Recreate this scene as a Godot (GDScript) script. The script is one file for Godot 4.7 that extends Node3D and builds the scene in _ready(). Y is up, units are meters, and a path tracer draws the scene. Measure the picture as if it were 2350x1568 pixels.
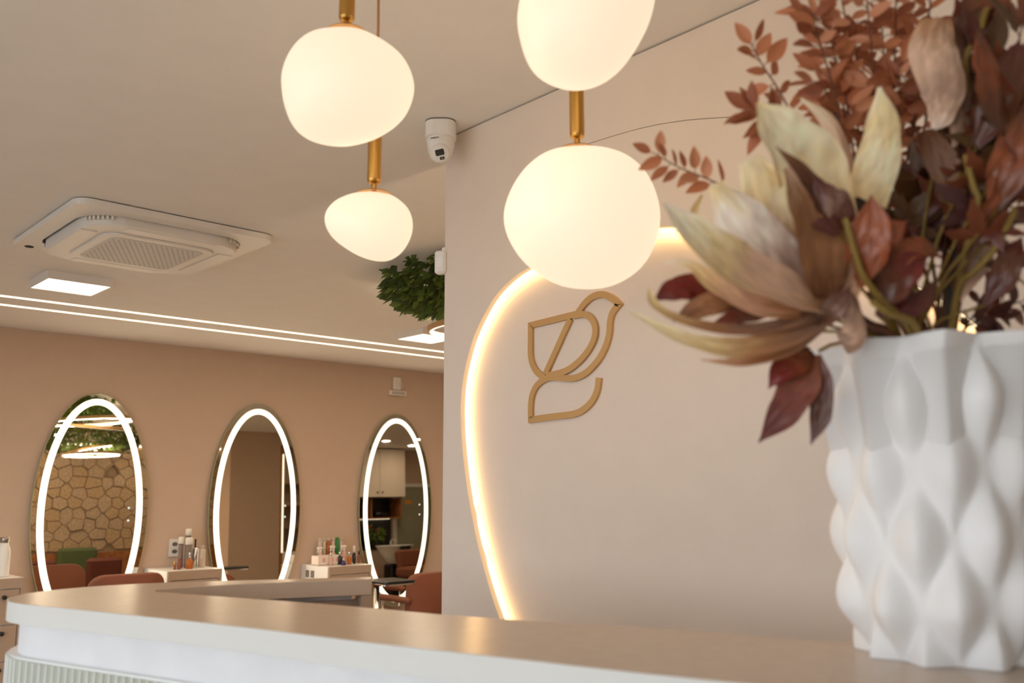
extends Node3D

# ---------------------------------------------------------------- camera frame
const EYE := Vector3(0.0, 1.4, 0.0)
const FOCAL := 2100.0
const CEIL := 2.4            # underside of the ceiling
const WALL_X := 1.566        # front face of the reception feature wall
const BACK_Z := -6.184       # face of the mirror wall
const TOP_Y := 1.23          # counter top
var fw: Vector3
var rt: Vector3
var upv: Vector3
var M := {}
var taken := {}
var rng := RandomNumberGenerator.new()

func at(px: float, py: float, depth: float) -> Vector3:
	return EYE + (fw + rt * ((px - 1175.0) / FOCAL) - upv * ((py - 784.0) / FOCAL)) * depth

# ---------------------------------------------------------------- tree helpers
func numbered(called: String) -> String:
	if not taken.has(called):
		taken[called] = 0
		return called
	taken[called] += 1
	return "%s_%03d" % [called, taken[called]]

func thing(called: String, label: String, category: String, where := Vector3.ZERO, group := "", turn := 0.0) -> Node3D:
	var o := Node3D.new()
	o.name = numbered(called)
	add_child(o)
	o.position = where
	o.rotation.y = turn
	tag(o, label, category, group)
	return o

func tag(o: Node, label: String, category: String, group := "") -> void:
	o.set_meta("label", label)
	o.set_meta("category", category)
	if group != "":
		o.set_meta("group", group)

func structure(o: Node, label: String, category: String) -> void:
	o.set_meta("kind", "structure")
	o.set_meta("label", label)
	o.set_meta("category", category)

func obj(called: String, st: SurfaceTool, mat: Material, parent: Node = self) -> MeshInstance3D:
	st.generate_normals()
	var o := MeshInstance3D.new()
	o.name = numbered(called) if parent == self else called
	o.mesh = st.commit()
	o.material_override = mat
	parent.add_child(o, true)
	return o

func inst(called: String, mesh: Mesh, mat: Material, xf: Transform3D, parent: Node) -> MeshInstance3D:
	var o := MeshInstance3D.new()
	o.name = called
	o.mesh = mesh
	o.material_override = mat
	o.transform = xf
	parent.add_child(o, true)
	return o

# ---------------------------------------------------------------- mesh helpers (counter-clockwise from outside, emitted clockwise)
func ST(smooth := true) -> SurfaceTool:
	var st := SurfaceTool.new()
	st.begin(Mesh.PRIMITIVE_TRIANGLES)
	st.set_smooth_group(0 if smooth else -1)
	return st

func tri(st: SurfaceTool, a: Vector3, b: Vector3, c: Vector3) -> void:
	st.add_vertex(a); st.add_vertex(c); st.add_vertex(b)

func quad(st: SurfaceTool, a: Vector3, b: Vector3, c: Vector3, d: Vector3) -> void:
	tri(st, a, b, c)
	tri(st, a, c, d)

func sheet(st: SurfaceTool, rows: Array, close_u := false, close_v := false, flip := false) -> void:
	var n := rows.size()
	for i in range(n if close_v else n - 1):
		var r0: PackedVector3Array = rows[i]
		var r1: PackedVector3Array = rows[(i + 1) % n]
		var m := r0.size()
		for j in range(m if close_u else m - 1):
			var k := (j + 1) % m
			if flip:
				quad(st, r0[j], r1[j], r1[k], r0[k])
			else:
				quad(st, r0[j], r0[k], r1[k], r1[j])

func cbox(st: SurfaceTool, c: Vector3, s: Vector3, b := 0.0, basis := Basis.IDENTITY) -> void:
	st.set_smooth_group(-1)
	var h := s * 0.5
	b = minf(b, minf(h.x, minf(h.y, h.z)) * 0.9)
	if b <= 0.0:
		var p := []
		for i in 8:
			p.append(c + basis * Vector3(h.x if i & 1 else -h.x, h.y if i & 2 else -h.y, h.z if i & 4 else -h.z))
		quad(st, p[4], p[5], p[7], p[6]); quad(st, p[1], p[0], p[2], p[3])
		quad(st, p[5], p[1], p[3], p[7]); quad(st, p[0], p[4], p[6], p[2])
		quad(st, p[6], p[7], p[3], p[2]); quad(st, p[0], p[1], p[5], p[4])
		return
	var X := []
	var Y := []
	var Z := []
	for i in 8:
		var sx := 1.0 if i & 1 else -1.0
		var sy := 1.0 if i & 2 else -1.0
		var sz := 1.0 if i & 4 else -1.0
		X.append(c + basis * Vector3(sx * h.x, sy * (h.y - b), sz * (h.z - b)))
		Y.append(c + basis * Vector3(sx * (h.x - b), sy * h.y, sz * (h.z - b)))
		Z.append(c + basis * Vector3(sx * (h.x - b), sy * (h.y - b), sz * h.z))
	quad(st, Z[4], Z[5], Z[7], Z[6]); quad(st, Z[1], Z[0], Z[2], Z[3])
	quad(st, X[5], X[1], X[3], X[7]); quad(st, X[0], X[4], X[6], X[2])
	quad(st, Y[6], Y[7], Y[3], Y[2]); quad(st, Y[0], Y[1], Y[5], Y[4])
	# edges
	quad(st, Z[5], X[5], X[7], Z[7]); quad(st, X[4], Z[4], Z[6], X[6])
	quad(st, X[1], Z[1], Z[3], X[3]); quad(st, Z[0], X[0], X[2], Z[2])
	quad(st, Z[6], Z[7], Y[7], Y[6]); quad(st, Y[4], Y[5], Z[5], Z[4])
	quad(st, Z[3], Z[2], Y[2], Y[3]); quad(st, Y[1], Y[0], Z[0], Z[1])
	quad(st, X[7], X[3], Y[3], Y[7]); quad(st, X[2], X[6], Y[6], Y[2])
	quad(st, X[1], X[5], Y[5], Y[1]); quad(st, X[4], X[0], Y[0], Y[4])
	tri(st, X[7], Y[7], Z[7]); tri(st, X[6], Z[6], Y[6]); tri(st, X[5], Z[5], Y[5]); tri(st, X[4], Y[4], Z[4])
	tri(st, X[3], Z[3], Y[3]); tri(st, X[2], Y[2], Z[2]); tri(st, X[1], Y[1], Z[1]); tri(st, X[0], Z[0], Y[0])

func boxm(c: Vector3, s: Vector3, b := 0.0, basis := Basis.IDENTITY) -> SurfaceTool:
	var st := ST(false)
	cbox(st, c, s, b, basis)
	return st

func lathe(st: SurfaceTool, prof: Array, xf := Transform3D.IDENTITY, seg := 28) -> void:
	# prof: Vector2(radius, height) from bottom to top
	var rows := []
	for p in prof:
		var row := PackedVector3Array()
		for k in seg:
			var a := -TAU * k / seg
			row.append(xf * Vector3(p.x * cos(a), p.y, p.x * sin(a)))
		rows.append(row)
	sheet(st, rows, true)

func lathem(prof: Array, xf := Transform3D.IDENTITY, seg := 28) -> SurfaceTool:
	var st := ST()
	lathe(st, prof, xf, seg)
	return st

func tube(st: SurfaceTool, path: Array, radii: Array, seg := 8, cap := true) -> void:
	var rows := []
	var n := path.size()
	var side := Vector3.ZERO
	for i in n:
		var t: Vector3 = (path[mini(i + 1, n - 1)] - path[maxi(i - 1, 0)]).normalized()
		if side == Vector3.ZERO:
			side = t.cross(Vector3.UP if absf(t.y) < 0.9 else Vector3.RIGHT).normalized()
		side = (side - t * side.dot(t)).normalized()
		var other := t.cross(side)
		var r: float = radii[mini(i, radii.size() - 1)]
		var row := PackedVector3Array()
		for k in seg:
			var a := TAU * k / seg
			row.append(path[i] + (side * cos(a) + other * sin(a)) * r)
		rows.append(row)
	sheet(st, rows, true)
	if cap:
		for k in range(1, seg - 1):
			tri(st, rows[0][0], rows[0][k + 1], rows[0][k])
			tri(st, rows[n - 1][0], rows[n - 1][k], rows[n - 1][k + 1])

func tubem(path: Array, radii: Array, seg := 8) -> SurfaceTool:
	var st := ST()
	tube(st, path, radii, seg)
	return st

func spline(pts: Array, steps: int) -> Array:
	var out := []
	var n := pts.size()
	for i in n - 1:
		var a = pts[maxi(i - 1, 0)]
		var b = pts[i]
		var c = pts[i + 1]
		var d = pts[mini(i + 2, n - 1)]
		for k in steps:
			out.append(b.cubic_interpolate(c, a, d, float(k) / steps))
	out.append(pts[n - 1])
	return out

func ring_spline(pts: Array, steps: int) -> PackedVector2Array:
	var out := PackedVector2Array()
	var n := pts.size()
	for i in n:
		for k in steps:
			out.append(pts[i].cubic_interpolate(pts[(i + 1) % n], pts[(i + n - 1) % n], pts[(i + 2) % n], float(k) / steps))
	return out

func along(vals: Array, t: float) -> float:
	var f := clampf(t, 0, 1) * (vals.size() - 1)
	var i := mini(int(f), vals.size() - 2)
	var u := f - i
	return lerpf(vals[i], vals[i + 1], u * u * (3 - 2 * u))

func prism(st: SurfaceTool, poly: PackedVector2Array, xf: Transform3D, depth: float, bevel := 0.0) -> void:
	# poly in the local xy plane, extruded along +z from 0 to depth
	if Geometry2D.is_polygon_clockwise(poly):
		poly = poly.duplicate()
		poly.reverse()
	var inner := poly
	var n := poly.size()
	if bevel > 0.0:
		inner = PackedVector2Array()
		for i in n:
			var e0 := (poly[i] - poly[(i + n - 1) % n]).normalized()
			var e1 := (poly[(i + 1) % n] - poly[i]).normalized()
			var nn := (Vector2(-e0.y, e0.x) + Vector2(-e1.y, e1.x))
			inner.append(poly[i] + nn / maxf(nn.length_squared() * 0.5, 0.3) * bevel)
	var idx := Geometry2D.triangulate_polygon(inner)
	st.set_smooth_group(-1)
	for i in range(0, idx.size(), 3):
		var a := inner[idx[i]]
		var b := inner[idx[i + 1]]
		var c := inner[idx[i + 2]]
		if (b - a).cross(c - a) < 0:
			var t := b
			b = c
			c = t
		tri(st, xf * Vector3(a.x, a.y, depth), xf * Vector3(b.x, b.y, depth), xf * Vector3(c.x, c.y, depth))
		tri(st, xf * Vector3(a.x, a.y, 0), xf * Vector3(c.x, c.y, 0), xf * Vector3(b.x, b.y, 0))
	for i in n:
		var k := (i + 1) % n
		var hb := depth - bevel
		if bevel > 0.0:
			quad(st, xf * Vector3(inner[i].x, inner[i].y, 0), xf * Vector3(inner[k].x, inner[k].y, 0), xf * Vector3(poly[k].x, poly[k].y, minf(bevel, depth * 0.3)), xf * Vector3(poly[i].x, poly[i].y, minf(bevel, depth * 0.3)))
			quad(st, xf * Vector3(poly[i].x, poly[i].y, minf(bevel, depth * 0.3)), xf * Vector3(poly[k].x, poly[k].y, minf(bevel, depth * 0.3)), xf * Vector3(poly[k].x, poly[k].y, hb), xf * Vector3(poly[i].x, poly[i].y, hb))
			quad(st, xf * Vector3(poly[i].x, poly[i].y, hb), xf * Vector3(poly[k].x, poly[k].y, hb), xf * Vector3(inner[k].x, inner[k].y, depth), xf * Vector3(inner[i].x, inner[i].y, depth))
		else:
			quad(st, xf * Vector3(poly[i].x, poly[i].y, 0), xf * Vector3(poly[k].x, poly[k].y, 0), xf * Vector3(poly[k].x, poly[k].y, depth), xf * Vector3(poly[i].x, poly[i].y, depth))

func prismm(poly: PackedVector2Array, xf: Transform3D, depth: float, bevel := 0.0) -> SurfaceTool:
	var st := ST(false)
	prism(st, poly, xf, depth, bevel)
	return st

func round_rect(w: float, h: float, r: float, seg := 6) -> PackedVector2Array:
	var out := PackedVector2Array()
	for q in 4:
		var c := Vector2((w / 2 - r) * (1 if q == 0 or q == 3 else -1), (h / 2 - r) * (1 if q < 2 else -1))
		for k in seg + 1:
			var a := PI / 2 * (q + float(k) / seg)
			out.append(c + Vector2(cos(a), sin(a)) * r)
	return out

func ellipse(a: float, b: float, seg := 72) -> PackedVector2Array:
	var out := PackedVector2Array()
	for k in seg:
		out.append(Vector2(a * cos(TAU * k / seg), b * sin(TAU * k / seg)))
	return out

func ribbon(st: SurfaceTool, line: Array, width: float, xf: Transform3D, depth: float, closed := false) -> void:
	# a flat bar of the given width that follows a polyline in the local xy plane, extruded 0..depth along +z
	st.set_smooth_group(-1)
	var n := line.size()
	var L := []
	var R := []
	for i in n:
		var p: Vector2 = line[i]
		var a: Vector2 = line[(i + n - 1) % n] if closed or i > 0 else p
		var b: Vector2 = line[(i + 1) % n] if closed or i < n - 1 else p
		var d0 := (p - a).normalized()
		var d1 := (b - p).normalized()
		if d0 == Vector2.ZERO: d0 = d1
		if d1 == Vector2.ZERO: d1 = d0
		var n0 := Vector2(-d0.y, d0.x)
		var mm := n0 + Vector2(-d1.y, d1.x)
		var off := mm / maxf(mm.length_squared() * 0.5, 0.35) * width * 0.5
		L.append(p + off)
		R.append(p - off)
	for i in range(n if closed else n - 1):
		var k := (i + 1) % n
		var l0 := Vector3(L[i].x, L[i].y, 0)
		var l1 := Vector3(L[k].x, L[k].y, 0)
		var r0 := Vector3(R[i].x, R[i].y, 0)
		var r1 := Vector3(R[k].x, R[k].y, 0)
		var dz := Vector3(0, 0, depth)
		quad(st, xf * (r0 + dz), xf * (r1 + dz), xf * (l1 + dz), xf * (l0 + dz))
		quad(st, xf * r0, xf * l0, xf * l1, xf * r1)
		quad(st, xf * r0, xf * r1, xf * (r1 + dz), xf * (r0 + dz))
		quad(st, xf * l1, xf * l0, xf * (l0 + dz), xf * (l1 + dz))
	if not closed:
		for i in [0, n - 1]:
			var l := Vector3(L[i].x, L[i].y, 0)
			var r := Vector3(R[i].x, R[i].y, 0)
			var dz := Vector3(0, 0, depth)
			quad(st, xf * l, xf * r, xf * (r + dz), xf * (l + dz))

func stand(p: Vector3, dir: Vector3, spin := 0.0) -> Transform3D:
	# local +y along dir
	var y := dir.normalized()
	var x := y.cross(Vector3.FORWARD if absf(y.z) < 0.9 else Vector3.RIGHT).normalized()
	var b := Basis(x, y, x.cross(y))
	return Transform3D(b * Basis(Vector3.UP, spin), p)

# ---------------------------------------------------------------- materials
func mat(key: String, c: Color, rough := 0.6, metal := 0.0) -> StandardMaterial3D:
	var m := StandardMaterial3D.new()
	m.resource_name = key
	m.albedo_color = c
	m.roughness = rough
	m.metallic = metal
	M[key] = m
	return m

func rgb(r: int, g: int, b: int) -> Color:
	return Color(r / 255.0, g / 255.0, b / 255.0)

func glow(key: String, c: Color, e: float) -> StandardMaterial3D:
	var m := mat(key, Color(0.9, 0.9, 0.88), 0.5)
	m.emission_enabled = true
	m.emission = c
	m.emission_energy_multiplier = e
	return m

func noise_tex(freq: float, lo: Color, hi: Color, size := 256, oct := 4, sd := 3) -> NoiseTexture2D:
	var n := FastNoiseLite.new()
	n.seed = sd
	n.frequency = freq
	n.fractal_octaves = oct
	var g := Gradient.new()
	g.set_color(0, lo)
	g.set_color(1, hi)
	var t := NoiseTexture2D.new()
	t.noise = n
	t.width = size
	t.height = size
	t.seamless = true
	t.color_ramp = g
	return t

func textured(m: StandardMaterial3D, t: Texture2D, scale: float) -> StandardMaterial3D:
	m.albedo_texture = t
	m.uv1_triplanar = true
	m.uv1_world_triplanar = true
	m.uv1_scale = Vector3.ONE * scale
	return m

func materials() -> void:
	var paint := noise_tex(0.02, Color(0.985, 0.985, 0.985), Color(1, 1, 1), 512, 5, 11)
	textured(mat("ceiling", rgb(240, 236, 231), 0.9), paint, 0.6)
	textured(mat("wall_nude", rgb(206, 181, 160), 0.85), paint, 0.7)
	textured(mat("wall_feature", rgb(221, 208, 196), 0.8), paint, 0.7)
	textured(mat("wall_plain", rgb(222, 212, 200), 0.9), paint, 0.7)
	textured(mat("floor", rgb(178, 165, 150), 0.35), noise_tex(0.01, Color(0.86, 0.84, 0.82), Color(1, 1, 1), 512, 5, 5), 0.5)
	mat("white_plastic", rgb(232, 228, 222), 0.4)
	mat("white_lacquer", rgb(236, 235, 232), 0.35)
	mat("grey_seam", rgb(120, 112, 104), 0.7)
	mat("shade_and_dark_plastic", rgb(52, 46, 42), 0.8)  # shade of slot and holes put into colour; also dark sensor and pot
	mat("black_plastic", rgb(22, 21, 22), 0.3)
	textured(mat("counter_top", rgb(196, 178, 162), 0.25), noise_tex(0.03, Color(0.97, 0.965, 0.96), Color(1, 1, 1), 512, 4, 9), 2.0)  # darker than the front edge, the weaker light on top put into colour
	M.counter_top.metallic_specular = 0.30
	mat("counter_edge", rgb(222, 221, 216), 0.45)  # off white carries the daylight on the front edge as colour
	textured(mat("counter_body", rgb(232, 232, 233), 0.6), noise_tex(0.008, Color(0.96, 0.96, 0.965), Color(1, 1, 1), 512, 3, 21), 2.5)
	mat("flute_sage", rgb(184, 187, 172), 0.3)
	mat("flute_white", rgb(238, 239, 238), 0.25)
	textured(mat("taupe_laminate", rgb(172, 150, 132), 0.5), paint, 1.5)
	var brass := mat("brass", rgb(206, 158, 84), 0.3, 1.0)
	brass.anisotropy_enabled = false
	mat("brass_cord", rgb(176, 128, 84), 0.6)
	mat("gold_paint", rgb(198, 158, 104), 0.45, 0.35)
	mat("mirror", Color(0.86, 0.86, 0.84), 0.015, 1.0)
	mat("glass_edge", rgb(168, 172, 132), 0.15)
	mat("chrome", rgb(214, 212, 208), 0.12, 1.0)
	mat("steel", rgb(170, 166, 160), 0.3, 1.0)
	var rust := mat("rust_fabric", rgb(126, 72, 48), 0.8)
	rust.rim_enabled = true
	rust.rim = 0.25
	mat("maroon_fabric", rgb(96, 46, 32), 0.85)
	mat("green_fabric", rgb(78, 92, 58), 0.85)
	textured(mat("wood", rgb(172, 112, 62), 0.5), noise_tex(0.02, Color(0.75, 0.72, 0.7), Color(1, 1, 1), 256, 4, 8), 2.0)
	textured(mat("stone", rgb(206, 184, 160), 0.95), noise_tex(0.03, Color(0.72, 0.7, 0.68), Color(1, 1, 1), 512, 5, 31), 2.0)
	textured(mat("stone_ochre", rgb(206, 180, 148), 0.95), noise_tex(0.03, Color(0.72, 0.7, 0.68), Color(1, 1, 1), 512, 5, 33), 2.0)
	mat("mortar", rgb(150, 130, 110), 1.0)
	glow("globe_light", Color(1.0, 0.92, 0.80), 0.82)
	M.globe_light.albedo_color = rgb(190, 178, 160)
	glow("mirror_led", Color(1.0, 0.95, 0.84), 1.35)
	glow("ceiling_led", Color(1.0, 0.95, 0.84), 1.5)
	glow("panel_led", Color(1.0, 0.97, 0.92), 2.0)
	glow("arc_led", Color(1.0, 0.88, 0.66), 1.6)
	glow("ring_led", Color(1.0, 0.92, 0.80), 1.8)
	glow("button_led", Color(0.75, 0.9, 0.85), 0.5)
	mat("vase", rgb(238, 237, 236), 0.5)
	M.vase.subsurf_scatter_enabled = false
	for k in [["foliage_a", 58, 82, 34], ["foliage_b", 84, 104, 38], ["foliage_c", 40, 60, 28]]:
		var m := mat(k[0], rgb(k[1], k[2], k[3]), 0.6)
		m.backlight_enabled = true
		m.backlight = Color(0.35, 0.4, 0.15)
	for k in [["copper_a", 196, 120, 78], ["copper_b", 174, 101, 64], ["copper_c", 208, 140, 102], ["copper_d", 152, 82, 50]]:
		var m := mat(k[0], rgb(k[1], k[2], k[3]), 0.55)
		m.backlight_enabled = true
		m.backlight = Color(0.4, 0.3, 0.24)
	for k in [["autumn_a", 104, 52, 38], ["autumn_b", 124, 66, 42], ["autumn_c", 78, 42, 40], ["autumn_d", 140, 84, 52], ["autumn_e", 96, 68, 40]]:
		var m := mat(k[0], rgb(k[1], k[2], k[3]), 0.38)
		m.backlight_enabled = true
		m.backlight = Color(0.25, 0.16, 0.1)
	mat("twig_brown", rgb(108, 66, 46), 0.7)
	mat("twig_olive", rgb(140, 112, 48), 0.6)
	mat("twig_grey", rgb(66, 60, 54), 0.8)
	mat("seed_dark", rgb(50, 36, 26), 0.95)
	var pm := mat("petal", Color.WHITE, 0.6)
	pm.vertex_color_use_as_albedo = true
	pm.backlight_enabled = true
	pm.backlight = Color(0.3, 0.28, 0.24)
	var lm := mat("leaf_mottled", Color.WHITE, 0.36)
	lm.vertex_color_use_as_albedo = true
	lm.backlight_enabled = true
	lm.backlight = Color(0.2, 0.15, 0.12)

# ---------------------------------------------------------------- lights
func area(p: Vector3, dir: Vector3, along_dir: Vector3, size: Vector2, c: Color, e: float, parent: Node = self) -> void:
	# faces dir (a light shines along its own -z); size.x runs along along_dir
	var z := -dir.normalized()
	var x := (along_dir - z * along_dir.dot(z)).normalized()
	var l := AreaLight3D.new()
	l.area_size = size
	l.light_color = c
	l.light_energy = e
	l.area_range = 30.0
	l.area_attenuation = 2.0
	l.shadow_enabled = true
	l.name = "lamp_area_light"
	parent.add_child(l, true)
	l.global_transform = Transform3D(Basis(x, z.cross(x), z), p)

func omni(p: Vector3, c: Color, e: float, size: float, parent: Node = self) -> void:
	var l := OmniLight3D.new()
	l.light_color = c
	l.light_energy = e
	l.light_size = size
	l.omni_range = 30.0
	l.omni_attenuation = 2.0
	l.shadow_enabled = true
	l.name = "lamp_omni_light"
	parent.add_child(l, true)
	l.global_position = p

const WARM := Color(1.0, 0.86, 0.68)
const SOFT := Color(1.0, 0.89, 0.74)
const ARC := Color(1.0, 0.80, 0.52)

func _ready() -> void:
	rng.seed = 20240
	# ---- camera
	var yaw := deg_to_rad(42.894)
	var pitch := deg_to_rad(9.238)
	var roll := deg_to_rad(-0.153)
	fw = Vector3(sin(yaw) * cos(pitch), sin(pitch), -cos(yaw) * cos(pitch))
	var r0 := Vector3(cos(yaw), 0, sin(yaw))
	var u0 := r0.cross(fw)
	rt = r0 * cos(roll) + u0 * sin(roll)
	upv = u0 * cos(roll) - r0 * sin(roll)
	var cam := Camera3D.new()
	cam.name = "camera"
	add_child(cam)
	cam.transform = Transform3D(Basis(rt, upv, -fw), EYE)
	var lens := CameraAttributesPhysical.new()
	lens.frustum_focal_length = 32.2
	lens.exposure_aperture = 4.5
	lens.frustum_focus_distance = 2.9
	lens.frustum_near = 0.05
	lens.frustum_far = 200.0
	cam.attributes = lens
	cam.keep_aspect = Camera3D.KEEP_HEIGHT
	cam.fov = rad_to_deg(2.0 * atan(784.0 / FOCAL))
	cam.current = true
	# ---- sky and exposure
	var sky_mat := ProceduralSkyMaterial.new()
	sky_mat.sky_top_color = Color(0.86, 0.92, 0.98)
	sky_mat.sky_horizon_color = Color(0.95, 0.97, 0.98)
	sky_mat.ground_horizon_color = Color(0.77, 0.77, 0.77)
	sky_mat.ground_bottom_color = Color(0.77, 0.77, 0.77)
	sky_mat.sky_energy_multiplier = 2.3
	sky_mat.ground_energy_multiplier = 1.75
	var sky := Sky.new()
	sky.sky_material = sky_mat
	var env := Environment.new()
	env.background_mode = Environment.BG_SKY
	env.sky = sky
	env.tonemap_mode = Environment.TONE_MAPPER_LINEAR
	env.tonemap_exposure = 1.0
	env.sdfgi_enabled = true
	env.ssao_enabled = true
	env.ssil_enabled = true
	var we := WorldEnvironment.new()
	we.environment = env
	add_child(we)
	materials()
	room()
	feature_wall()
	counter()
	ceiling_fittings()
	pendants()
	mirrors()
	furniture()
	security()
	vase_and_flowers()
	back_of_salon()

# ---------------------------------------------------------------- the room
func room() -> void:
	var o: Node
	o = obj("floor", boxm(Vector3(3.9, -0.06, -1.6), Vector3(14.2, 0.12, 9.6)), M.floor)
	structure(o, "pale beige polished floor of the salon", "floor")
	# ceiling in three strips, so that the two light lines lie in real slots
	var st := ST(false)
	for s in [[3.2, -5.165], [-5.215, -5.415], [-5.465, -6.4]]:
		cbox(st, Vector3(3.9, CEIL + 0.06, (s[0] + s[1]) * 0.5), Vector3(14.2, 0.12, s[0] - s[1]))
	for z in [-5.19, -5.44]:
		cbox(st, Vector3(3.9, CEIL + 0.09, z), Vector3(14.2, 0.06, 0.05))
	o = obj("ceiling", st, M.ceiling)
	structure(o, "smooth off white plaster ceiling with two light slots", "ceiling")
	o = obj("wall_back", boxm(Vector3(3.9, 1.2, BACK_Z - 0.08), Vector3(14.2, 2.4, 0.16)), M.wall_nude)
	structure(o, "nude beige wall with the oval mirrors", "wall")
	o = obj("wall_front", boxm(Vector3(-0.65, 1.2, 3.1), Vector3(5.0, 2.4, 0.16)), M.wall_plain)
	structure(o, "plain off white wall of the reception", "wall")
	# street side: a shop window in a wall
	st = ST(false)
	cbox(st, Vector3(-3.08, 1.2, -5.1), Vector3(0.16, 2.4, 2.4))
	cbox(st, Vector3(-3.08, 1.2, 2.35), Vector3(0.16, 2.4, 1.5))
	cbox(st, Vector3(-3.08, 2.35, -1.15), Vector3(0.16, 0.1, 5.5))
	cbox(st, Vector3(-3.08, 0.05, -1.15), Vector3(0.16, 0.1, 5.5))
	o = obj("wall_left", st, M.wall_plain)
	structure(o, "street side wall with the shop window", "wall")
	var w := thing("window_1", "wide shop window of the reception with white frame", "window", Vector3(-3.06, 0, -1.15))
	w.set_meta("kind", "structure")
	st = ST(false)
	for z in [-2.72, -0.92, 0.92, 2.72]:
		cbox(st, Vector3(0, 1.2, z), Vector3(0.06, 2.2, 0.06), 0.004)
	for y in [0.13, 2.27]:
		cbox(st, Vector3(0, y, 0), Vector3(0.06, 0.06, 5.5), 0.004)
	obj("window_frame", st, M.white_lacquer, w)
	var gm := mat("window_glass", Color(0.95, 0.97, 0.97, 0.06), 0.02)
	gm.transparency = BaseMaterial3D.TRANSPARENCY_ALPHA
	for z in [-1.82, 0.0, 1.82]:
		obj("pane", boxm(Vector3(0, 1.2, z), Vector3(0.008, 2.1, 1.78)), gm, w)

# ---------------------------------------------------------------- reception wall with the lit pebble-shaped recess
func egg_points(grow := 0.0) -> PackedVector2Array:
	var raw := [Vector2(-1.7292, 1.081), Vector2(-1.7848, 1.186), Vector2(-1.8347, 1.314), Vector2(-1.871, 1.455), Vector2(-1.888, 1.589), Vector2(-1.882, 1.683),
		Vector2(-1.857, 1.761), Vector2(-1.822, 1.825), Vector2(-1.757, 1.8965), Vector2(-1.690, 1.9353), Vector2(-1.620, 1.9571), Vector2(-1.49, 1.979), Vector2(-1.34, 1.984),
		Vector2(-1.187, 1.970), Vector2(-0.98, 1.913), Vector2(-0.80, 1.836), Vector2(-0.652, 1.744), Vector2(-0.565, 1.667), Vector2(-0.503, 1.585), Vector2(-0.462, 1.48), Vector2(-0.452, 1.35),
		Vector2(-0.50, 1.15), Vector2(-0.62, 0.95), Vector2(-0.80, 0.81), Vector2(-1.05, 0.72), Vector2(-1.30, 0.72), Vector2(-1.50, 0.81), Vector2(-1.64, 0.94)]
	var c := ring_spline(raw, 5)
	if grow != 0.0:
		c = Geometry2D.offset_polygon(c, grow, Geometry2D.JOIN_ROUND)[0]
	return c

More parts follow.
